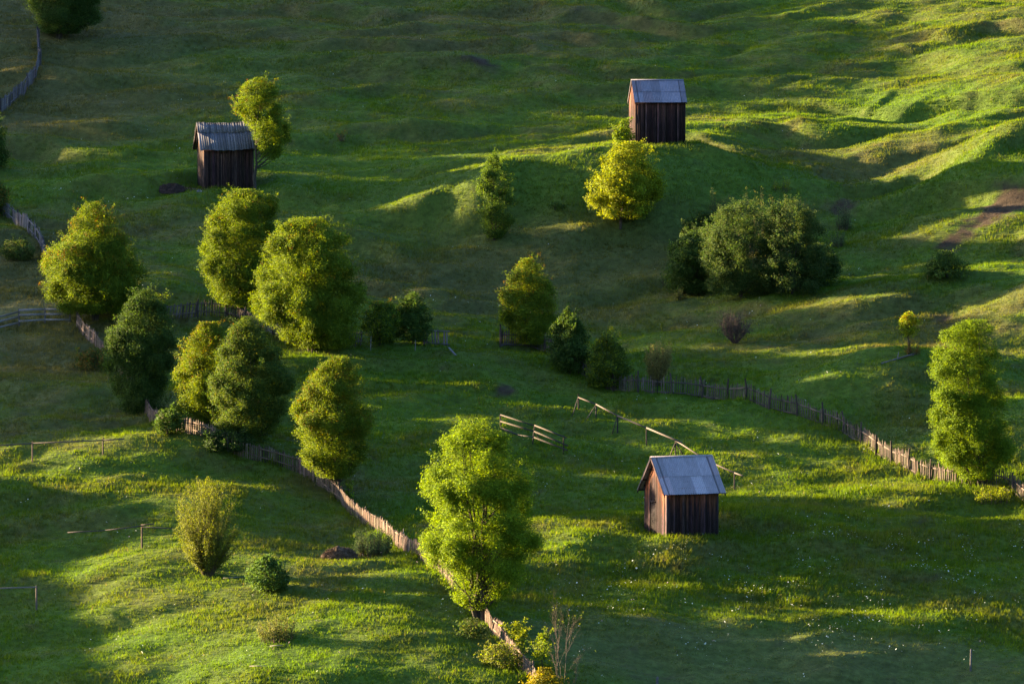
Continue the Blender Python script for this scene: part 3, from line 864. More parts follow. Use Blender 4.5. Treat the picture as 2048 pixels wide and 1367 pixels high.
# ------------------------------------------------------------------ trees
G_ROW = 'broad-leaved trees along the fence lines'
plant('ash_tree', 'tallest tree, bright green, tapering to a narrow foot beside the lower picket fence', 'tree', 962, 1243,
      [(1215, 930, 985), (1180, 900, 1030), (1120, 868, 1062), (1040, 846, 1084), (980, 853, 1072), (920, 868, 1044), (880, 888, 1014), (852, 905, 992), (836, 925, 975)],
      P_ASH, leaf=.135, aspect=.46, lai=3.0, lobes=40, lobe_r=.24, stems=5, trunk_r=.20, group=G_ROW, open_=.2, fill=.2, spray=.23)
plant('ash_tree', 'tall narrow bright green tree behind the end of the long picket fence', 'tree', 1962, 972,
      [(955, 1925, 1985), (930, 1885, 2018), (880, 1870, 2022), (800, 1868, 2008), (730, 1868, 1992), (690, 1872, 1985), (660, 1886, 1985), (640, 1925, 1970)],
      P_ASH, leaf=.135, aspect=.46, lai=3.0, lobes=30, lobe_r=.26, stems=4, trunk_r=.16, group=G_ROW, open_=.2, spray=.23)
plant('maple_tree', 'broad rounded tree with orange tints above the corner of the board fence', 'tree', 190, 642,
      [(625, 120, 250), (590, 92, 292), (540, 84, 290), (500, 100, 278), (460, 130, 250), (425, 155, 222), (405, 172, 200)],
      P_MAPLE, lai=3.6, lobes=30, lobe_r=.27, stems=4, trunk_r=.15, autumn=.55, group=G_ROW, open_=.1)
plant('maple_tree', 'tall full tree with a domed crown directly below the grey roofed barn', 'tree', 482, 632,
      [(612, 440, 520), (580, 412, 552), (530, 403, 556), (480, 408, 556), (430, 422, 554), (400, 440, 546), (380, 468, 520)],
      P_MAPLE, lai=3.6, lobes=30, lobe_r=.27, stems=3, trunk_r=.17, autumn=.08, group=G_ROW, open_=.08)
plant('maple_tree', 'widest tree of the row, crown spreading down to a dark skirt', 'tree', 625, 700,
      [(694, 600, 690), (670, 560, 728), (620, 505, 735), (570, 508, 722), (520, 525, 715), (480, 540, 700), (455, 560, 670), (436, 590, 645)],
      P_MAPLE, lai=3.8, lobes=44, lobe_r=.24, stems=4, trunk_r=.17, autumn=.12, group=G_ROW, open_=.1)
plant('hornbeam_tree', 'dim dark tree with a pointed top, under the broad orange tinted tree', 'tree', 285, 824,
      [(836, 262, 318), (820, 245, 332), (790, 225, 335), (720, 210, 345), (660, 222, 345), (620, 245, 335), (595, 268, 322), (578, 285, 305)],
      P_DARK, lai=3.8, lobes=28, lobe_r=.26, stems=3, trunk_r=.14, group=G_ROW)
plant('maple_tree', 'tree with a rusty tinted top, close against the left of a greener twin', 'tree', 412, 852,
      [(851, 385, 445), (835, 385, 450), (820, 352, 470), (760, 352, 470), (710, 360, 465), (675, 378, 456), (645, 402, 432)],
      P_MAPLE, lai=3.6, lobes=26, lobe_r=.27, stems=3, trunk_r=.13, autumn=.6, group=G_ROW, open_=.1)
plant('hornbeam_tree', 'tall oval olive green tree at the upper end of the pale picket fence', 'tree', 498, 878,
      [(882, 455, 545), (870, 465, 530), (850, 428, 565), (780, 420, 578), (720, 430, 570), (680, 448, 550), (650, 468, 525), (634, 485, 510)],
      P_DARK[:1] + [(8, (.072, .098, .014))], lai=3.6, lobes=32, lobe_r=.26, stems=3, trunk_r=.15, autumn=.1, group=G_ROW, open_=.06)
plant('maple_tree', 'egg shaped yellow green tree standing behind the middle of the pale picket fence', 'tree', 672, 994,
      [(952, 640, 700), (920, 605, 728), (870, 590, 742), (810, 596, 738), (760, 615, 722), (730, 640, 705), (716, 662, 695)],
      P_MAPLE, lai=3.8, lobes=30, lobe_r=.26, stems=3, trunk_r=.14, autumn=.45, group=G_ROW, open_=.06)
plant('ash_tree', 'slender tree with a bare leaning trunk behind the grey roofed barn', 'tree', 511, 378,
      [(318, 525, 552), (290, 512, 574), (250, 490, 580), (220, 470, 565), (190, 474, 556), (168, 490, 545), (157, 510, 535)],
      P_MAPLE, lai=2.6, lobes=20, lobe_r=.28, stems=2, trunk_r=.14, autumn=.35, group='single trees on the open slope', open_=.25)
plant('pear_tree', 'round golden tree in sun on the bank below the ribbed roof barn', 'tree', 1242, 452,
      [(436, 1205, 1290), (400, 1182, 1322), (360, 1178, 1325), (330, 1190, 1316), (305, 1215, 1300), (285, 1245, 1280)],
      P_GOLD, lai=3.0, lobes=26, lobe_r=.27, stems=2, trunk_r=.13, autumn=0, group='single trees on the open slope', open_=.15, leaf=.16)
plant('maple_tree', 'small tree with an orange flecked left side at the gap in the fence', 'tree', 1060, 694,
      [(685, 1035, 1095), (640, 1005, 1112), (600, 1003, 1110), (565, 1012, 1096), (540, 1025, 1085), (517, 1042, 1066)],
      P_MAPLE, lai=3.6, lobes=24, lobe_r=.27, stems=2, trunk_r=.11, autumn=.5, group=G_ROW, open_=.05)
plant('hazel_tree', 'dark leafy tree cut off by the top edge, beside the uppermost picket fence', 'tree', 118, 76,
      [(66, 85, 155), (40, 60, 200), (0, 48, 206), (-40, 52, 200), (-80, 75, 175), (-100, 105, 145)],
      P_DARK, lai=3.6, lobes=26, lobe_r=.27, stems=3, trunk_r=.15, group='single trees on the open slope')
plant('hawthorn_tree', 'sapling with a yellow tuft of leaves over a rusty foot, right of the round hump', 'sapling', 1817, 706,
      [(672, 1808, 1830), (655, 1800, 1836), (638, 1802, 1832), (625, 1810, 1824)], P_GOLD, lai=3.0, lobes=8, lobe_r=.3, stems=1, trunk_r=.065, autumn=.5, group='single trees on the open slope', leaf=.17)
plant('birch_tree', 'slim feathery young tree left of the sunlit mound', 'tree', 988, 478,
      [(474, 975, 1002), (440, 958, 1026), (395, 955, 1025), (355, 960, 1014), (328, 970, 1003), (308, 980, 992)],
      P_DARK + [(6, (.075, .115, .014))], lai=2.4, lobes=24, lobe_r=.26, stems=1, trunk_r=.09, group='single trees on the open slope', open_=.25, rag=2.4, fill=.15)
# ------------------------------------------------------------------ shrubs
G_SH = 'shrubs scattered over the hillside'
shoots('willow_shrub', 'olive many stemmed willow on the near bank, tree sized, fanning from one foot', 'shrub', 416, 1150,
       [(1128, 385, 446), (1090, 348, 482), (1030, 340, 486), (990, 350, 474), (965, 362, 455), (952, 378, 430)], P_WILLOW[:1] + [(7, (.105, .125, .016))], n=200, leaf=.145, aspect=.40, per=170, group=G_SH, spread=.12, curve=.12, stick=.04, bare=.25, rad=.02, low=.14)
shoots('willow_shrub', 'low silvery green willow thicket pressed against the pale picket fence', 'shrub', 742, 1108,
       [(1105, 700, 790), (1085, 690, 795), (1065, 700, 785), (1052, 720, 765)], P_SILVER, n=120, leaf=.14, aspect=.32, per=50, group=G_SH, spread=.75, curve=.2)
plant('round_shrub', 'round green bush right of the olive willow on the near bank', 'shrub', 536, 1182,
      [(1180, 508, 566), (1158, 494, 577), (1136, 500, 570), (1120, 514, 556), (1110, 530, 540)], P_DARK + [(4, (.06, .11, .03))], leaf=.16, lai=3.4, lobes=16, lobe_r=.3, stems=6, trunk_r=.04, group=G_SH)
shoots('weedy_shrub', 'olive clump of tall weeds below the round green bush', 'shrub', 556, 1278,
       [(1270, 520, 590), (1250, 508, 602), (1232, 520, 590), (1222, 540, 575)], P_WILLOW, n=70, leaf=.15, aspect=.4, per=34, group=G_SH, spread=.8, curve=.2)
# thicket on the bank right of centre
plant('thorn_shrub', 'larger middle bush of the dark thicket', 'shrub', 1482, 594,
      [(588, 1430, 1545), (540, 1408, 1562), (480, 1405, 1558), (440, 1420, 1545), (415, 1445, 1525), (402, 1465, 1505)], [(3, (.026, .052, .012)), (2, (.040, .064, .014)), (2, (.056, .074, .018))], lai=2.2, lobes=34, lobe_r=.26, stems=7, trunk_r=.055, group=G_SH, fill=.2, rag=3.2, open_=.2)
plant('thorn_shrub', 'right hand bush of the dark thicket, arching shoots on its right side', 'shrub', 1585, 588,
      [(582, 1530, 1640), (530, 1515, 1655), (470, 1520, 1646), (430, 1530, 1632), (410, 1548, 1610), (400, 1560, 1590)], [(3, (.026, .052, .012)), (2, (.040, .064, .014)), (2, (.060, .076, .018))], lai=2.2, lobes=30, lobe_r=.26, stems=6, trunk_r=.055, group=G_SH, fill=.2, rag=3.4, open_=.2)
shoots('thorn_shrub', 'spiky top growth crowning the large dark thicket', 'shrub', 1535, 500,
       [(470, 1430, 1625), (420, 1420, 1632), (395, 1440, 1612), (378, 1480, 1580)], P_WILLOW, n=110, leaf=.16, aspect=.42, per=40, group=G_SH, spread=.8, curve=.05, stick=.16)
plant('thorn_shrub', 'dark lower left bush of the thicket on the bank', 'shrub', 1388, 588,
      [(583, 1340, 1445), (545, 1322, 1465), (508, 1332, 1462), (480, 1352, 1440), (462, 1378, 1415)], P_DARK, lai=3.4, lobes=22, lobe_r=.26, stems=6, trunk_r=.05, group=G_SH, leaf=.17)
plant('thorn_shrub', 'dim upper left bush joined to the thicket below the golden tree', 'shrub', 1400, 505,
      [(500, 1375, 1440), (470, 1362, 1455), (440, 1375, 1448), (424, 1395, 1425)], P_DARK, lai=3.2, lobes=16, lobe_r=.28, stems=5, trunk_r=.05, group=G_SH, leaf=.17)
plant('thorn_shrub', 'dark lower right bush at the foot of the thicket', 'shrub', 1632, 572,
      [(568, 1590, 1672), (540, 1580, 1682), (510, 1585, 1675), (488, 1605, 1655)], P_DARK, lai=3.2, lobes=16, lobe_r=.28, stems=5, trunk_r=.05, group=G_SH, leaf=.17)
shoots('willow_shrub', 'yellow tipped upright shoots at the upper left of the thicket', 'shrub', 1440, 436,
       [(425, 1415, 1465), (400, 1408, 1462), (380, 1422, 1452)], P_WILLOW, n=40, leaf=.14, aspect=.34, per=34, group=G_SH, spread=.8, curve=.05)
shoots('willow_shrub', 'small silvery willow right of the thicket beside bare earth', 'shrub', 1687, 458,
       [(455, 1672, 1702), (435, 1664, 1712), (418, 1668, 1708), (404, 1680, 1698)], P_SILVER, n=55, leaf=.14, aspect=.3, per=36, group=G_SH, spread=.6, curve=.2)
shoots('willow_shrub', 'second silvery willow just below the one beside bare earth', 'shrub', 1676, 492,
       [(490, 1662, 1690), (475, 1656, 1696), (460, 1666, 1690)], P_SILVER, n=36, leaf=.14, aspect=.3, per=30, group=G_SH, spread=.6, curve=.2)
shoots('willow_shrub', 'greyish shrub at the lower left tip of the thicket', 'shrub', 1340, 575,
       [(570, 1322, 1360), (550, 1314, 1366), (532, 1326, 1352)], P_SILVER, n=36, leaf=.14, aspect=.34, per=30, group=G_SH, spread=.7, curve=.2)
shoots('weedy_shrub', 'small weedy shrub in front of the lower left of the thicket', 'shrub', 1358, 600,
       [(598, 1345, 1372), (584, 1340, 1376), (570, 1350, 1368)], P_WILLOW, n=26, leaf=.14, aspect=.36, per=28, group=G_SH, spread=.7, curve=.2)
shoots('weedy_shrub', 'pale feathery tuft in sun just above the thicket', 'shrub', 1562, 380,
       [(378, 1545, 1585), (368, 1540, 1590), (355, 1555, 1582)], P_GOLD, n=36, leaf=.13, aspect=.3, per=24, group=G_SH, spread=.8, curve=.1)
plant('hawthorn_shrub', 'bush with a yellow top against the left wall of the ribbed roof barn', 'shrub', 1247, 296,
      [(290, 1234, 1264), (268, 1228, 1266), (252, 1236, 1258), (240, 1244, 1252)], P_MAPLE, lai=3.2, lobes=12, lobe_r=.3, stems=3, trunk_r=.045, autumn=.2, group=G_SH, leaf=.19)
plant('hawthorn_shrub', 'dark pointed bush behind the fence, just right of the small orange flecked tree', 'shrub', 1140, 746,
      [(740, 1115, 1178), (705, 1098, 1184), (670, 1100, 1172), (645, 1112, 1158), (625, 1125, 1146), (614, 1132, 1138)], P_DARK, lai=3.4, lobes=20, lobe_r=.26, stems=3, trunk_r=.055, group=G_ROW, leaf=.17)
plant('hawthorn_shrub', 'bush with a sunlit yellow green left shoulder where the picket fence begins', 'shrub', 1214, 778,
      [(770, 1180, 1250), (735, 1176, 1256), (705, 1182, 1248), (682, 1192, 1236), (666, 1205, 1222)], P_MAPLE[:2] + P_DARK, lai=3.4, lobes=20, lobe_r=.26, stems=3, trunk_r=.055, group=G_ROW, leaf=.17)
shoots('willow_shrub', 'thin open yellow brown shrub behind the start of the long picket fence', 'shrub', 1314, 770,
       [(755, 1298, 1332), (725, 1284, 1345), (700, 1282, 1350), (680, 1292, 1340)], [(3, (.19, .155, .050)), (2, (.15, .14, .04))], n=70, leaf=.16, aspect=.45, per=110, group=G_SH, spread=.3, curve=.3)
plant('hawthorn_shrub', 'dark bush with feathery shoots left of the short fence panel', 'shrub', 826, 688,
      [(680, 795, 855), (650, 785, 860), (620, 792, 854), (600, 808, 845), (585, 820, 835)], P_DARK, lai=3.2, lobes=16, lobe_r=.28, stems=4, trunk_r=.05, group=G_ROW, leaf=.17)
shoots('willow_shrub', 'feathery yellowish shoots rising over the dark bush left of the short fence panel', 'shrub', 832, 660,
       [(640, 800, 862), (610, 795, 862), (582, 810, 850)], P_WILLOW, n=46, leaf=.14, aspect=.36, per=26, group=G_SH, spread=.4, curve=.1)
plant('hawthorn_shrub', 'yellowish shrub between the widest tree and the dark feathery bush', 'shrub', 758, 690,
      [(685, 735, 785), (655, 724, 796), (625, 728, 792), (604, 742, 780)], P_MAPLE[:2] + P_DARK, lai=2.8, lobes=16, lobe_r=.28, stems=4, trunk_r=.05, autumn=.25, group=G_ROW, leaf=.17)
twiggy('dry_shrub', 'purplish brown bush, a twiggy ball on the open shaded slope', 'shrub', 1470, 686, 2.5, 1.3, n=80, bark=(.055, .040, .042), group=G_SH, rad=.022, leafy=900, pal=[(1, (.050, .034, .032)), (1, (.040, .036, .028))])
twiggy('bare_sapling', 'nearly leafless greyish sapling at the bottom edge right of the fence', 'sapling', 1122, 1392, 5.6, .12, n=4, bark=(.095, .07, .06), group=G_SH, rad=.022, levels=3, leafy=50, pal=P_GOLD)
twiggy('bare_sapling', 'smaller leafless sprig right of the greyish sapling', 'sapling', 1146, 1385, 2.6, .5, n=4, bark=(.09, .07, .06), group=G_SH, rad=.016)
plant('hawthorn_shrub', 'leafy sunlit shrub growing through the picket fence below the tallest tree', 'shrub', 1032, 1305,
      [(1300, 1010, 1052), (1275, 1012, 1054), (1255, 1020, 1050), (1244, 1028, 1042)], P_GOLD, lai=1.6, rag=4, lobes=12, lobe_r=.3, stems=3, trunk_r=.04, group=G_SH, leaf=.16)
plant('hawthorn_shrub', 'slim green shrub with a yellow tip between the fence and the greyish sapling', 'shrub', 1084, 1345,
      [(1340, 1062, 1104), (1310, 1064, 1106), (1285, 1070, 1102), (1268, 1078, 1096)], P_MAPLE, lai=1.8, lobes=12, lobe_r=.28, stems=3, trunk_r=.04, group=G_SH, leaf=.16)
plant('hawthorn_shrub', 'bright yellow bush at the very bottom edge beside the fence', 'shrub', 1088, 1400,
      [(1398, 1058, 1118), (1370, 1056, 1122), (1350, 1066, 1112), (1336, 1078, 1100)], [(3, (.17, .15, .012)), (2, (.13, .14, .012))], lai=3.0, lobes=14, lobe_r=.3, stems=4, trunk_r=.04, group=G_SH, leaf=.16)
plant('bramble_shrub', 'olive brambles on the near side of the fence below the tallest tree', 'shrub', 1008, 1335,
      [(1333, 965, 1045), (1312, 968, 1042), (1290, 985, 1030)], P_WILLOW + P_GOLD[:1], lai=1.5, rag=4, lobes=14, lobe_r=.3, stems=6, trunk_r=.03, group=G_SH, leaf=.16)
plant('bramble_shrub', 'low dark brambles at the foot of the tallest tree', 'shrub', 945, 1275,
      [(1272, 925, 970), (1255, 922, 972), (1238, 932, 962)], P_DARK + P_WILLOW[:1], lai=1.6, lobes=10, lobe_r=.3, stems=5, trunk_r=.03, group=G_SH, leaf=.16)
plant('hawthorn_shrub', 'little upright shoot behind the fence below the egg shaped tree', 'shrub', 698, 1000,
      [(998, 690, 706), (985, 688, 706), (970, 694, 700)], P_ASH, lai=2.6, lobes=6, lobe_r=.3, stems=1, trunk_r=.04, group=G_SH, leaf=.17)
plant('juniper_shrub', 'low dark evergreen bush with a lit yellow green cap on the right hand slope', 'shrub', 1895, 556,
      [(552, 1850, 1945), (535, 1848, 1940), (518, 1862, 1920), (503, 1870, 1905)], P_DARK + [(3, (.09, .13, .02))], lai=3.0, lobes=14, lobe_r=.3, stems=5, trunk_r=.04, group=G_SH, leaf=.16)
plant('hazel_shrub', 'dark undergrowth hiding the foot of the two twin trees', 'shrub', 455, 898,
      [(897, 410, 505), (880, 405, 510), (862, 430, 492)], [(1, (.022, .045, .010)), (1, (.030, .055, .012))], lai=3.2, lobes=16, lobe_r=.28, stems=6, trunk_r=.04, group=G_SH, leaf=.19)
plant('hazel_shrub', 'small dark bush between the dim pointed tree and its rusty topped neighbour', 'shrub', 335, 868,
      [(865, 312, 362), (842, 312, 362), (820, 322, 352)], P_DARK, lai=3.0, lobes=12, lobe_r=.3, stems=4, trunk_r=.04, group=G_SH, leaf=.19)
plant('hazel_shrub', 'shaded bush at the left edge of the upper meadow', 'shrub', -8, 338,
      [(335, -45, 10), (300, -50, 16), (265, -43, 10), (238, -27, -2)], P_DARK, lai=3.4, lobes=16, lobe_r=.28, stems=4, trunk_r=.05, group=G_SH, leaf=.17)
plant('hazel_shrub', 'shaded bush at the top of the left hand picket fence', 'shrub', 4, 430,
      [(428, -35, 14), (400, -40, 18), (375, -30, 10), (362, -18, 0)], P_DARK + P_RUST[:1], lai=3.2, lobes=14, lobe_r=.28, stems=4, trunk_r=.05, group=G_SH, leaf=.17)
plant('hazel_shrub', 'low green bush in rough grass between the left edge and the orange tinted tree', 'shrub', 32, 520,
      [(518, 5, 62), (500, 2, 66), (482, 14, 54)], P_DARK + P_WILLOW[:1], lai=2.8, lobes=12, lobe_r=.3, stems=5, trunk_r=.04, group=G_SH, leaf=.16)
plant('bramble_shrub', 'brown green brambles under the pickets below the corner of the board fence', 'shrub', 190, 738,
      [(736, 150, 222), (715, 158, 220), (698, 175, 212)], P_DARK + P_RUST[:2], lai=2.4, lobes=12, lobe_r=.3, stems=5, trunk_r=.03, group=G_SH, leaf=.16)
plant('hazel_shrub', 'leafy bush at the left end of the dark leaning picket fence', 'shrub', 306, 628,
      [(626, 285, 330), (605, 282, 332), (588, 295, 322)], P_MAPLE[:2] + P_DARK, lai=2.6, lobes=10, lobe_r=.3, stems=4, trunk_r=.04, group=G_SH, leaf=.16)
twiggy('dry_shrub', 'tiny dry bush alone on the slope right of the grey roofed barn', 'shrub', 682, 282, .9, .8, n=18, bark=(.10, .07, .05), group=G_SH, rad=.016, leafy=90, pal=P_RUST)
plant('juniper_shrub', 'little green tuft on the brown bank right of the conifer', 'shrub', 1110, 419,
      [(417, 1100, 1124), (410, 1098, 1126), (404, 1106, 1118)], P_DARK, lai=2.4, lobes=6, lobe_r=.3, stems=3, trunk_r=.03, group=G_SH, leaf=.16)
shoots('weedy_shrub', 'yellow weeds under the tall narrow tree in front of the fence', 'shrub', 1985, 1003,
       [(1000, 1950, 2020), (985, 1945, 2022), (972, 1962, 2010)], P_GOLD, n=50, leaf=.14, aspect=.45, per=26, group=G_SH, spread=.85, curve=.1)
shoots('weedy_shrub', 'rusty weeds at the foot of the yellow tufted sapling', 'shrub', 1824, 708,
       [(705, 1808, 1842), (690, 1806, 1842), (676, 1816, 1836)], P_RUST, n=26, leaf=.13, aspect=.4, per=22, group=G_SH, spread=.7, curve=.1)

# ------------------------------------------------------------------ fences
picket_fence('picket_fence', 'pale sunlit picket fence running down from the two twin trees past the tallest tree',
    [(152, 652), (190, 692), (218, 722), (270, 800), (325, 860), (400, 872), (470, 910), (510, 921), (560, 931), (595, 944), (625, 962), (662, 986), (683, 1007), (710, 1036), (741, 1056), (787, 1088), (818, 1109), (851, 1130), (905, 1182), (960, 1232), (985, 1268), (1015, 1306), (1050, 1350), (1090, 1398)],
    height=1.25, step=.17, bay=3.2, pale=.10, col=(.115, .082, .066), rail_side=-1, post_h=.95, drop=.02)
picket_fence('picket_fence', 'long dark picket fence with a pale top rail curving down to the right edge',
    [(1000, 690), (1045, 690), (1085, 697), (1120, 722), (1165, 748), (1215, 777), (1281, 784), (1330, 787), (1391, 790), (1450, 799), (1511, 807), (1590, 828), (1655, 852), (1698, 871), (1724, 886), (1779, 923), (1837, 952), (1889, 966), (1935, 970), (1975, 971), (2010, 975), (2040, 996), (2085, 1030)],
    height=1.38, step=.19, bay=2.7, pale=.085, col=(.085, .064, .056), rail_side=1, post_h=1.18, jit=.16, drop=.06, rails=(.06, .68), rail_w=.11)
picket_fence('picket_fence', 'dark leaning picket fence in shade between the domed tree and the dim pointed tree',
    [(326, 640), (352, 638), (376, 636), (402, 633), (427, 632), (455, 634), (480, 638), (530, 668), (600, 692), (680, 694), (730, 690)],
    height=1.35, step=.27, bay=3.0, pale=.12, col=(.085, .068, .062), rail_side=1, post_h=1.0, jit=.14, drop=.06, lean=.14)
picket_fence('picket_fence', 'short dark fence panel at the left side of the gap below the dark feathery bush',
    [(848, 688), (870, 690), (902, 692)], height=1.3, step=.24, bay=2.6, pale=.11, col=(.10, .085, .09), rail_side=1, post_h=1.05, rails=(.1, .9))
picket_fence('picket_fence', 'grey picket fence below the dark tree in the upper left corner',
    [(74, 84), (79, 132), (66, 168), (50, 188), (30, 202), (6, 224), (-25, 248)], height=1.5, step=.2, bay=3.0, pale=.11, col=(.10, .088, .095), rail_side=-1, post_h=1.05)
picket_fence('picket_fence', 'grey picket fence stepping down behind the broad orange tinted tree at the left edge',
    [(-25, 415), (5, 430), (28, 444), (55, 464), (80, 490), (87, 512), (92, 545)], height=1.45, step=.18, bay=3.0, pale=.10, col=(.125, .108, .115), rail_side=-1, post_h=1.02)
rail_fence('board_fence', 'grey fence of three wide boards meeting the pickets under the orange tinted tree',
    [(-30, 668, 634), (38, 651, 617), (90, 646, 615), (140, 644, 617)],
    [[(-30, 641), (38, 623)], [(-30, 650), (38, 633)], [(-30, 661), (38, 645)], [(38, 620), (90, 618), (140, 618)], [(38, 630), (90, 628), (140, 628)], [(38, 642), (90, 639), (140, 639)]],
    col=(.19, .175, .18), rail=(.04, .17), post_r=.085)
rail_fence('rail_fence', 'short three rail fence above the tallest tree',
    [(1001, 858, 828), (1065, 887, 848, 1070), (1127, 908, 871, 1127.5)],
    [[(1001, 829), (1069, 851)], [(1069, 850), (1133, 875)], [(1001, 842), (1068, 862), (1136, 891)], [(1001, 855), (1035, 869), (1068, 874), (1135, 900)]],
    col=(.062, .050, .045), post_col=(.03, .025, .024), rail=(.05, .10), braces=(((1071, 862), (1084, 886)),))
rail_fence('rail_fence', 'long single rail fence on braced posts ending behind the smooth roofed barn',
    [(1157, 819, 787), (1192, 835, 806), (1235, 865, 829), (1293, 890, 854), (1351, 913, 877), (1469, 979, 942)],
    [[(1156, 794), (1192, 808)], [(1192, 808), (1235, 831)], [(1235, 831), (1293, 855)], [(1293, 855), (1364, 885)], [(1351, 880), (1404, 914)], [(1404, 916), (1469, 945), (1486, 951)]],
    col=(.078, .064, .060), post_col=(.028, .024, .024), rail=(.06, .11), braces=(((1156, 795), (1144, 833)), ((1191, 811), (1166, 848)), ((1234, 834), (1224, 868)), ((1351, 884), (1339, 912)), ((1352, 884), (1366, 908))))
rail_fence('rail_fence', 'single rail on two posts along the crest of the near bank at the left edge',
    [(-60, 928, 888), (65, 923, 882), (206, 910, 874)], [[(-60, 894), (65, 886)], [(65, 886), (206, 880), (249, 877)]], col=(.085, .068, .062), rail=(.06, .10), post_col=(.085, .06, .05))
rail_fence('rail_fence', 'sagging thin rail on a single post left of the olive willow',
    [(284, 1096, 1047)], [[(135, 1064), (210, 1060), (284, 1051)], [(284, 1053), (345, 1056)], [(284, 1049), (308, 1047)]], col=(.075, .062, .062), rail=(.05, .08), post_r=.075, post_col=(.10, .07, .055))
rail_fence('rail_fence', 'low rail ending at a post near the bottom of the left edge',
    [(-70, 1225, 1178), (73, 1219, 1170)], [[(-70, 1178), (73, 1173)]], col=(.16, .13, .12), rail=(.06, .09), post_r=.07, post_col=(.13, .10, .09))
def lone_post(label, px, row, top, r=.07, col=(.10, .09, .09)):
    B = hit(px, row); h = (row - top) / scale_at(B[1]); m = MB()
    m.tube([B - [0, 0, .2], B + [.02, 0, h * .5], B + [.04, 0, h - .03], B + [.04, 0, h]], [r, r, r * .9, r * .6], 7, col)
    return tag(m.build('fence_post', M_RAIL, origin=B), label, 'post', 'lone stakes left from old fences')
lone_post('lone grey post in the mown grass at the lower right', 1941, 1341, 1296)
lone_post('short dark stake at the bottom edge in the mown grass', 1314, 1368, 1352, .09)
lone_post('thin leaning stake under the widest tree, in front of the dark fence', 741, 700, 672, .035, (.17, .15, .14))
lone_post('thin stake propped before the dark feathery bush', 830, 700, 680, .035, (.17, .15, .14))
lone_post('pale stake standing just behind the pale picket fence near the tallest tree', 806, 1088, 1056, .03, (.22, .19, .17))
# ------------------------------------------------------------------ small things lying about
def heap(name, label, cat, px, row, w, h, col, straw=0, seed=1, dp=.8):
    B = hit(px, row); m = MB(); nu, nv = 28, 12
    V, C = [], []
    for j in range(nv + 1):
        for i in range(nu):
            a = 2 * np.pi * i / nu; f = j / nv; r = math.cos(f * np.pi / 2) ** .7
            x, y = w / 2 * r * math.cos(a), w / 2 * dp * r * math.sin(a)
            n = 1 + .30 * float(gnoise(np.array([x * 1.4 + seed * 3]), np.array([y * 1.4]))[0]) + .14 * float(gnoise(np.array([x * 5 + seed]), np.array([y * 5 + f * 3]))[0])
            V.append(B + [x * n, y * n, h * math.sin(f * np.pi / 2) * n * (1 + .25 * math.sin(a * 2 + seed)) - .12 + .0 * j]); C.append(np.array(col) * (1 + .3 * rng.normal()))
    F = [[j * nu + i, j * nu + (i + 1) % nu, (j + 1) * nu + (i + 1) % nu, (j + 1) * nu + i] for j in range(nv) for i in range(nu)]
    m.add(V, F, np.clip(C, .005, 1))
    if straw:
        a = rng.uniform(0, 6.283, straw); f = rng.random(straw); r = np.cos(f * np.pi / 2) ** .7
        P = B + np.stack([w / 2 * r * np.cos(a), w / 2 * dp * r * np.sin(a), h * np.sin(f * np.pi / 2) - .05], 1)
        leaves(m, P, unit(P - B), .5, .07, np.array(col) * 1.6 * np.exp(rng.normal(0, .35, (straw, 1))), .3)
    return tag(m.build(name, M_EARTH, origin=B), label, cat)
heap('manure_heap', 'low dark dung heap on the grass left of the grey roofed barn', 'heap', 343, 384, 2.5, .75, (.040, .026, .022), 200, 2)
heap('hay_heap', 'matted brown heap of old hay left of the silvery willow thicket', 'heap', 680, 1118, 2.5, .8, (.075, .052, .038), 4200, 5)
heap('stone', 'pale stone at the near left corner of the grey roofed barn', 'stone', 399, 383, .55, .22, (.19, .18, .18), 0, 7)
def log(name, label, cat, pts, r, col=(.12, .105, .10), twigs=()):
    P = np.array([hit(*p) for p in pts]); P[:, 2] += r * .7; m = MB()
    m.tube(P, np.linspace(r, r * .55, len(P)), 6, col)
    for a, b, dz in twigs:
        A = hit(*a); E = hit(*b); A[2] += r; E[2] += dz; m.tube([A, (A + E) / 2 + [0, 0, .08], E], [r * .5, r * .4, r * .2], 5, col)
    return tag(m.build(name, M_RAIL, origin=P[0]), label, cat)
log('fallen_branch', 'grey forked branch lying on the slope left of the tall narrow tree', 'branch', [(1762, 729), (1795, 719), (1830, 708)], .10, twigs=(((1795, 719), (1828, 716), .25), ((1795, 719), (1798, 712), .4)))
def plank(label, px, row, L, ang, col=(.17, .15, .15), tip=.12):
    B = hit(px, row); d = np.array([math.cos(ang), math.sin(ang), 0]); e = B + d * L; z1 = ground1(e[0], e[1]) + tip
    m = MB(); m.beam(B + [0, 0, .07], np.array([e[0], e[1], z1]), .17, .035, col)
    return tag(m.build('plank', M_RAIL, origin=B), label, 'plank', 'loose boards lying in the grass')
plank('weathered board in the grass between the olive willow and the round bush', 446, 1157, 1.7, .05, tip=.05)
plank('short pale board in the grass under the weedy clump', 540, 1293, .9, -.15)
plank('loose board lowest on the near bank, below the weedy clump', 500, 1333, 1.2, -.4)
plank('narrow slanting board in shade right of the short fence panel', 912, 712, 1.5, 2.0, tip=.3)
log('fallen_rail', 'fallen pole leaning at the fence end below the small orange flecked tree', 'pole', [(1000, 692), (1022, 688), (1046, 682)], .06, (.13, .11, .11))
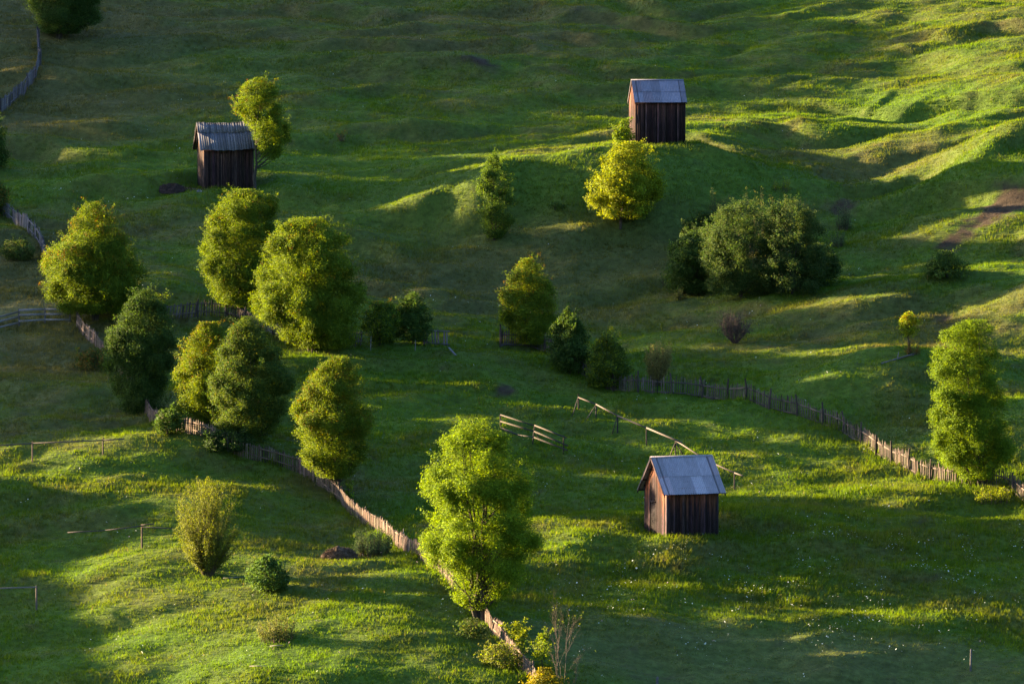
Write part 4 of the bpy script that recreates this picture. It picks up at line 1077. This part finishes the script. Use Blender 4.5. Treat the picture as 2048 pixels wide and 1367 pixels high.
# ------------------------------------------------------------------ wild flowers
def flowers():
    spots = [(1500, 1200, 420, 70, 2600), (1850, 1120, 240, 60, 1900), (1250, 1240, 160, 60, 350), (1700, 970, 260, 40, 350), (1450, 960, 200, 60, 260), (1150, 980, 150, 60, 260), (860, 650, 60, 40, 130), (780, 900, 90, 70, 160),
             (200, 378, 110, 8, 150), (330, 1295, 110, 40, 220), (1510, 617, 40, 8, 90), (1690, 545, 20, 25, 50), (700, 140, 250, 100, 300), (300, 260, 160, 80, 180), (1000, 620, 200, 60, 150), (1500, 780, 250, 60, 200), (150, 1010, 140, 60, 160), (250, 450, 60, 50, 90), (650, 1240, 110, 60, 200), (1620, 1270, 300, 40, 350), (1500, 150, 300, 100, 150), (560, 430, 300, 200, 250), (1000, 700, 700, 500, 1200)]
    P = []
    for px, py, sx, sy, n in spots:
        x = rng.normal(px, sx, n); y = np.maximum(rng.normal(py, sy, n), -40)
        P.append(np.stack(drop(x, y), 1))
    P = np.concatenate(P); cl = rng.random(len(P)) < .55
    P[cl] += 0; k = gnoise(P[:, 0] / 1.8, P[:, 1] / 1.8, 77) + .6 * gnoise(P[:, 0] / 5.5, P[:, 1] / 5.5, 78) > .2; P = P[k]
    z = ground(P[:, 0], P[:, 1]); n = len(P); h = rng.uniform(.22, .5, n) * np.where(P[:, 1] < 425, 1.2, .8); r = .018 + .042 * rng.random(n) ** 2.2
    c = np.stack([P[:, 0], P[:, 1], z + h], 1); m = MB(); tl = rng.normal(0, .45, (n, 2))
    ring = []
    for j in range(6):
        a = j * np.pi / 3; dx, dy = np.cos(a) * r, np.sin(a) * r
        ring.append(c + np.stack([dx, dy, -(tl[:, 0] * dx + tl[:, 1] * dy)], 1))
    V = np.stack(ring, 1).reshape(-1, 3); i = np.arange(n)[:, None] * 6
    col = np.where(rng.random((n, 1)) < .9, np.array([[.52, .55, .48]]), np.array([[.45, .34, .36]]))
    m.add(V, np.concatenate([i + [[0, 1, 2, 3]], i + [[0, 3, 4, 5]]]), np.repeat(col, 6, 0))
    s = np.stack([c * [1, 1, 0] + np.stack([0 * z - .006, 0 * z, z], 1), c * [1, 1, 0] + np.stack([0 * z + .006, 0 * z, z], 1), c], 1).reshape(-1, 3)
    m.add(s, np.arange(3 * n).reshape(-1, 3), (.05, .09, .02))
    return tag(m.build('wild_flowers', leaf_mat('petals', .25, .7, .8, .1)), 'white umbels and small blossoms dotted through the meadow grass', None, None, 'stuff')
flowers()
# ------------------------------------------------------------------ unseen trees added beyond the left edge to throw broken shade over the meadow
def make_shade_woodland():
    m = MB(); lm = MB()
    for u in np.arange(408, 612, 2.9):
        uu = u + rng.normal(0, .8); s = _EL[0] + (uu - _EL[1]) * _EL[2] - 66 + rng.uniform(-6, 5)
        x = s * CA + uu * SA; y = -s * SA + uu * CA
        z0 = ground1(x, y); zt = float(np.interp(uu, RIDGE_U, RIDGE_H)) - s * TE + rng.uniform(-1.0, .5)
        h = max(zt - z0, 3.0)
        m.tube([[x, y, z0 - .3], [x + .1, y, z0 + h * .5], [x, y, z0 + h * .92]], [.16, .11, .03], 6, (.06, .05, .04))
        n = int(SHADE_WOOD_N * h / 8); t = rng.random(n); r = 2.9 * np.sin(np.pi * np.clip(.12 + .86 * t, 0, 1)) ** .6; a = rng.uniform(0, 6.283, n); k = rng.random(n) ** .5
        P = np.stack([x + r * k * np.cos(a), y + r * k * np.sin(a), z0 + .3 + (h - .3) * t], 1)
        leaves(lm, P, unit(P - [x, y, z0 + h * .5]), .62, .7, pal_pick(P_DARK, n) * np.exp(rng.normal(0, .2, (n, 1))))
    for ax, ay in ((250, 1046), (60, 1060)):          # two more unseen trees, added to shade the near bank
        B = upsun(ax, ay, -51.0); h = 10.6
        m.tube([B - [0, 0, .3], B + [.1, 0, h * .5], B + [0, 0, h * .92]], [.2, .13, .03], 6, (.06, .05, .04))
        n = 1500; t = rng.random(n); r = 3.4 * np.sin(np.pi * np.clip(.10 + .86 * t, 0, 1)) ** .6; a = rng.uniform(0, 6.283, n); k = rng.random(n) ** .5
        P = np.stack([B[0] + r * k * np.cos(a), B[1] + r * k * np.sin(a), B[2] + .3 + (h - .3) * t], 1)
        leaves(lm, P, unit(P - B - [0, 0, h * .5]), .34, .7, pal_pick(P_DARK, n) * np.exp(rng.normal(0, .2, (n, 1))))
    o = lm.build('shade_woodland', M_LEAF); tag(o, 'unseen broad-leaved trees added beyond the left edge for their shade', None, None, 'stuff')
    m.build('trunk', M_BARK, o)
make_shade_woodland()
make_grass(26)
# ------------------------------------------------------------------ light, sky, camera
w = bpy.data.worlds.new('World'); scene.world = w; w.use_nodes = True
nt = w.node_tree
bg = nt.nodes.get('Background') or nt.nodes.new('ShaderNodeBackground')
sk = nt.nodes.new('ShaderNodeTexSky'); sk.sky_type = 'NISHITA'; sk.sun_disc = False
sk.sun_elevation = SUN_E; sk.sun_rotation = math.atan2(SUN.x, SUN.y)
sk.air_density = 1.0; sk.dust_density = 3.5; sk.ozone_density = 4.0
nt.links.new(sk.outputs[0], bg.inputs[0]); bg.inputs[1].default_value = SKY_STRENGTH
ld = bpy.data.lights.new('sun', 'SUN'); ld.energy = SUN_STRENGTH; ld.angle = R(.53); ld.color = (1.0, .74, .40)
lo = bpy.data.objects.new('sun', ld); COL.objects.link(lo)
lo.rotation_euler = SUN.to_track_quat('Z', 'Y').to_euler(); lo.location = (-60, 420, 80)
cd = bpy.data.cameras.new('camera'); cd.sensor_width = 36; cd.lens = F_PX * 36 / 2048
cd.clip_start = 1; cd.clip_end = 4000
co = bpy.data.objects.new('camera', cd); COL.objects.link(co)
co.location = CAM; co.rotation_euler = (math.pi / 2 - PITCH, 0, 0)
scene.camera = co
vs = scene.view_settings
vs.view_transform = 'Standard'; vs.look = 'None'; vs.gamma = 1; vs.use_curve_mapping = False; vs.exposure = EXPOSURE
scene.render.engine = 'CYCLES'
scene.cycles.max_bounces = 8; scene.cycles.diffuse_bounces = 3; scene.cycles.transmission_bounces = 6
scene.cycles.use_denoising = True
scene.cycles.denoiser = 'OPENIMAGEDENOISE'
scene.cycles.denoising_input_passes = 'RGB_ALBEDO_NORMAL'
scene.cycles.denoising_prefilter = 'NONE'
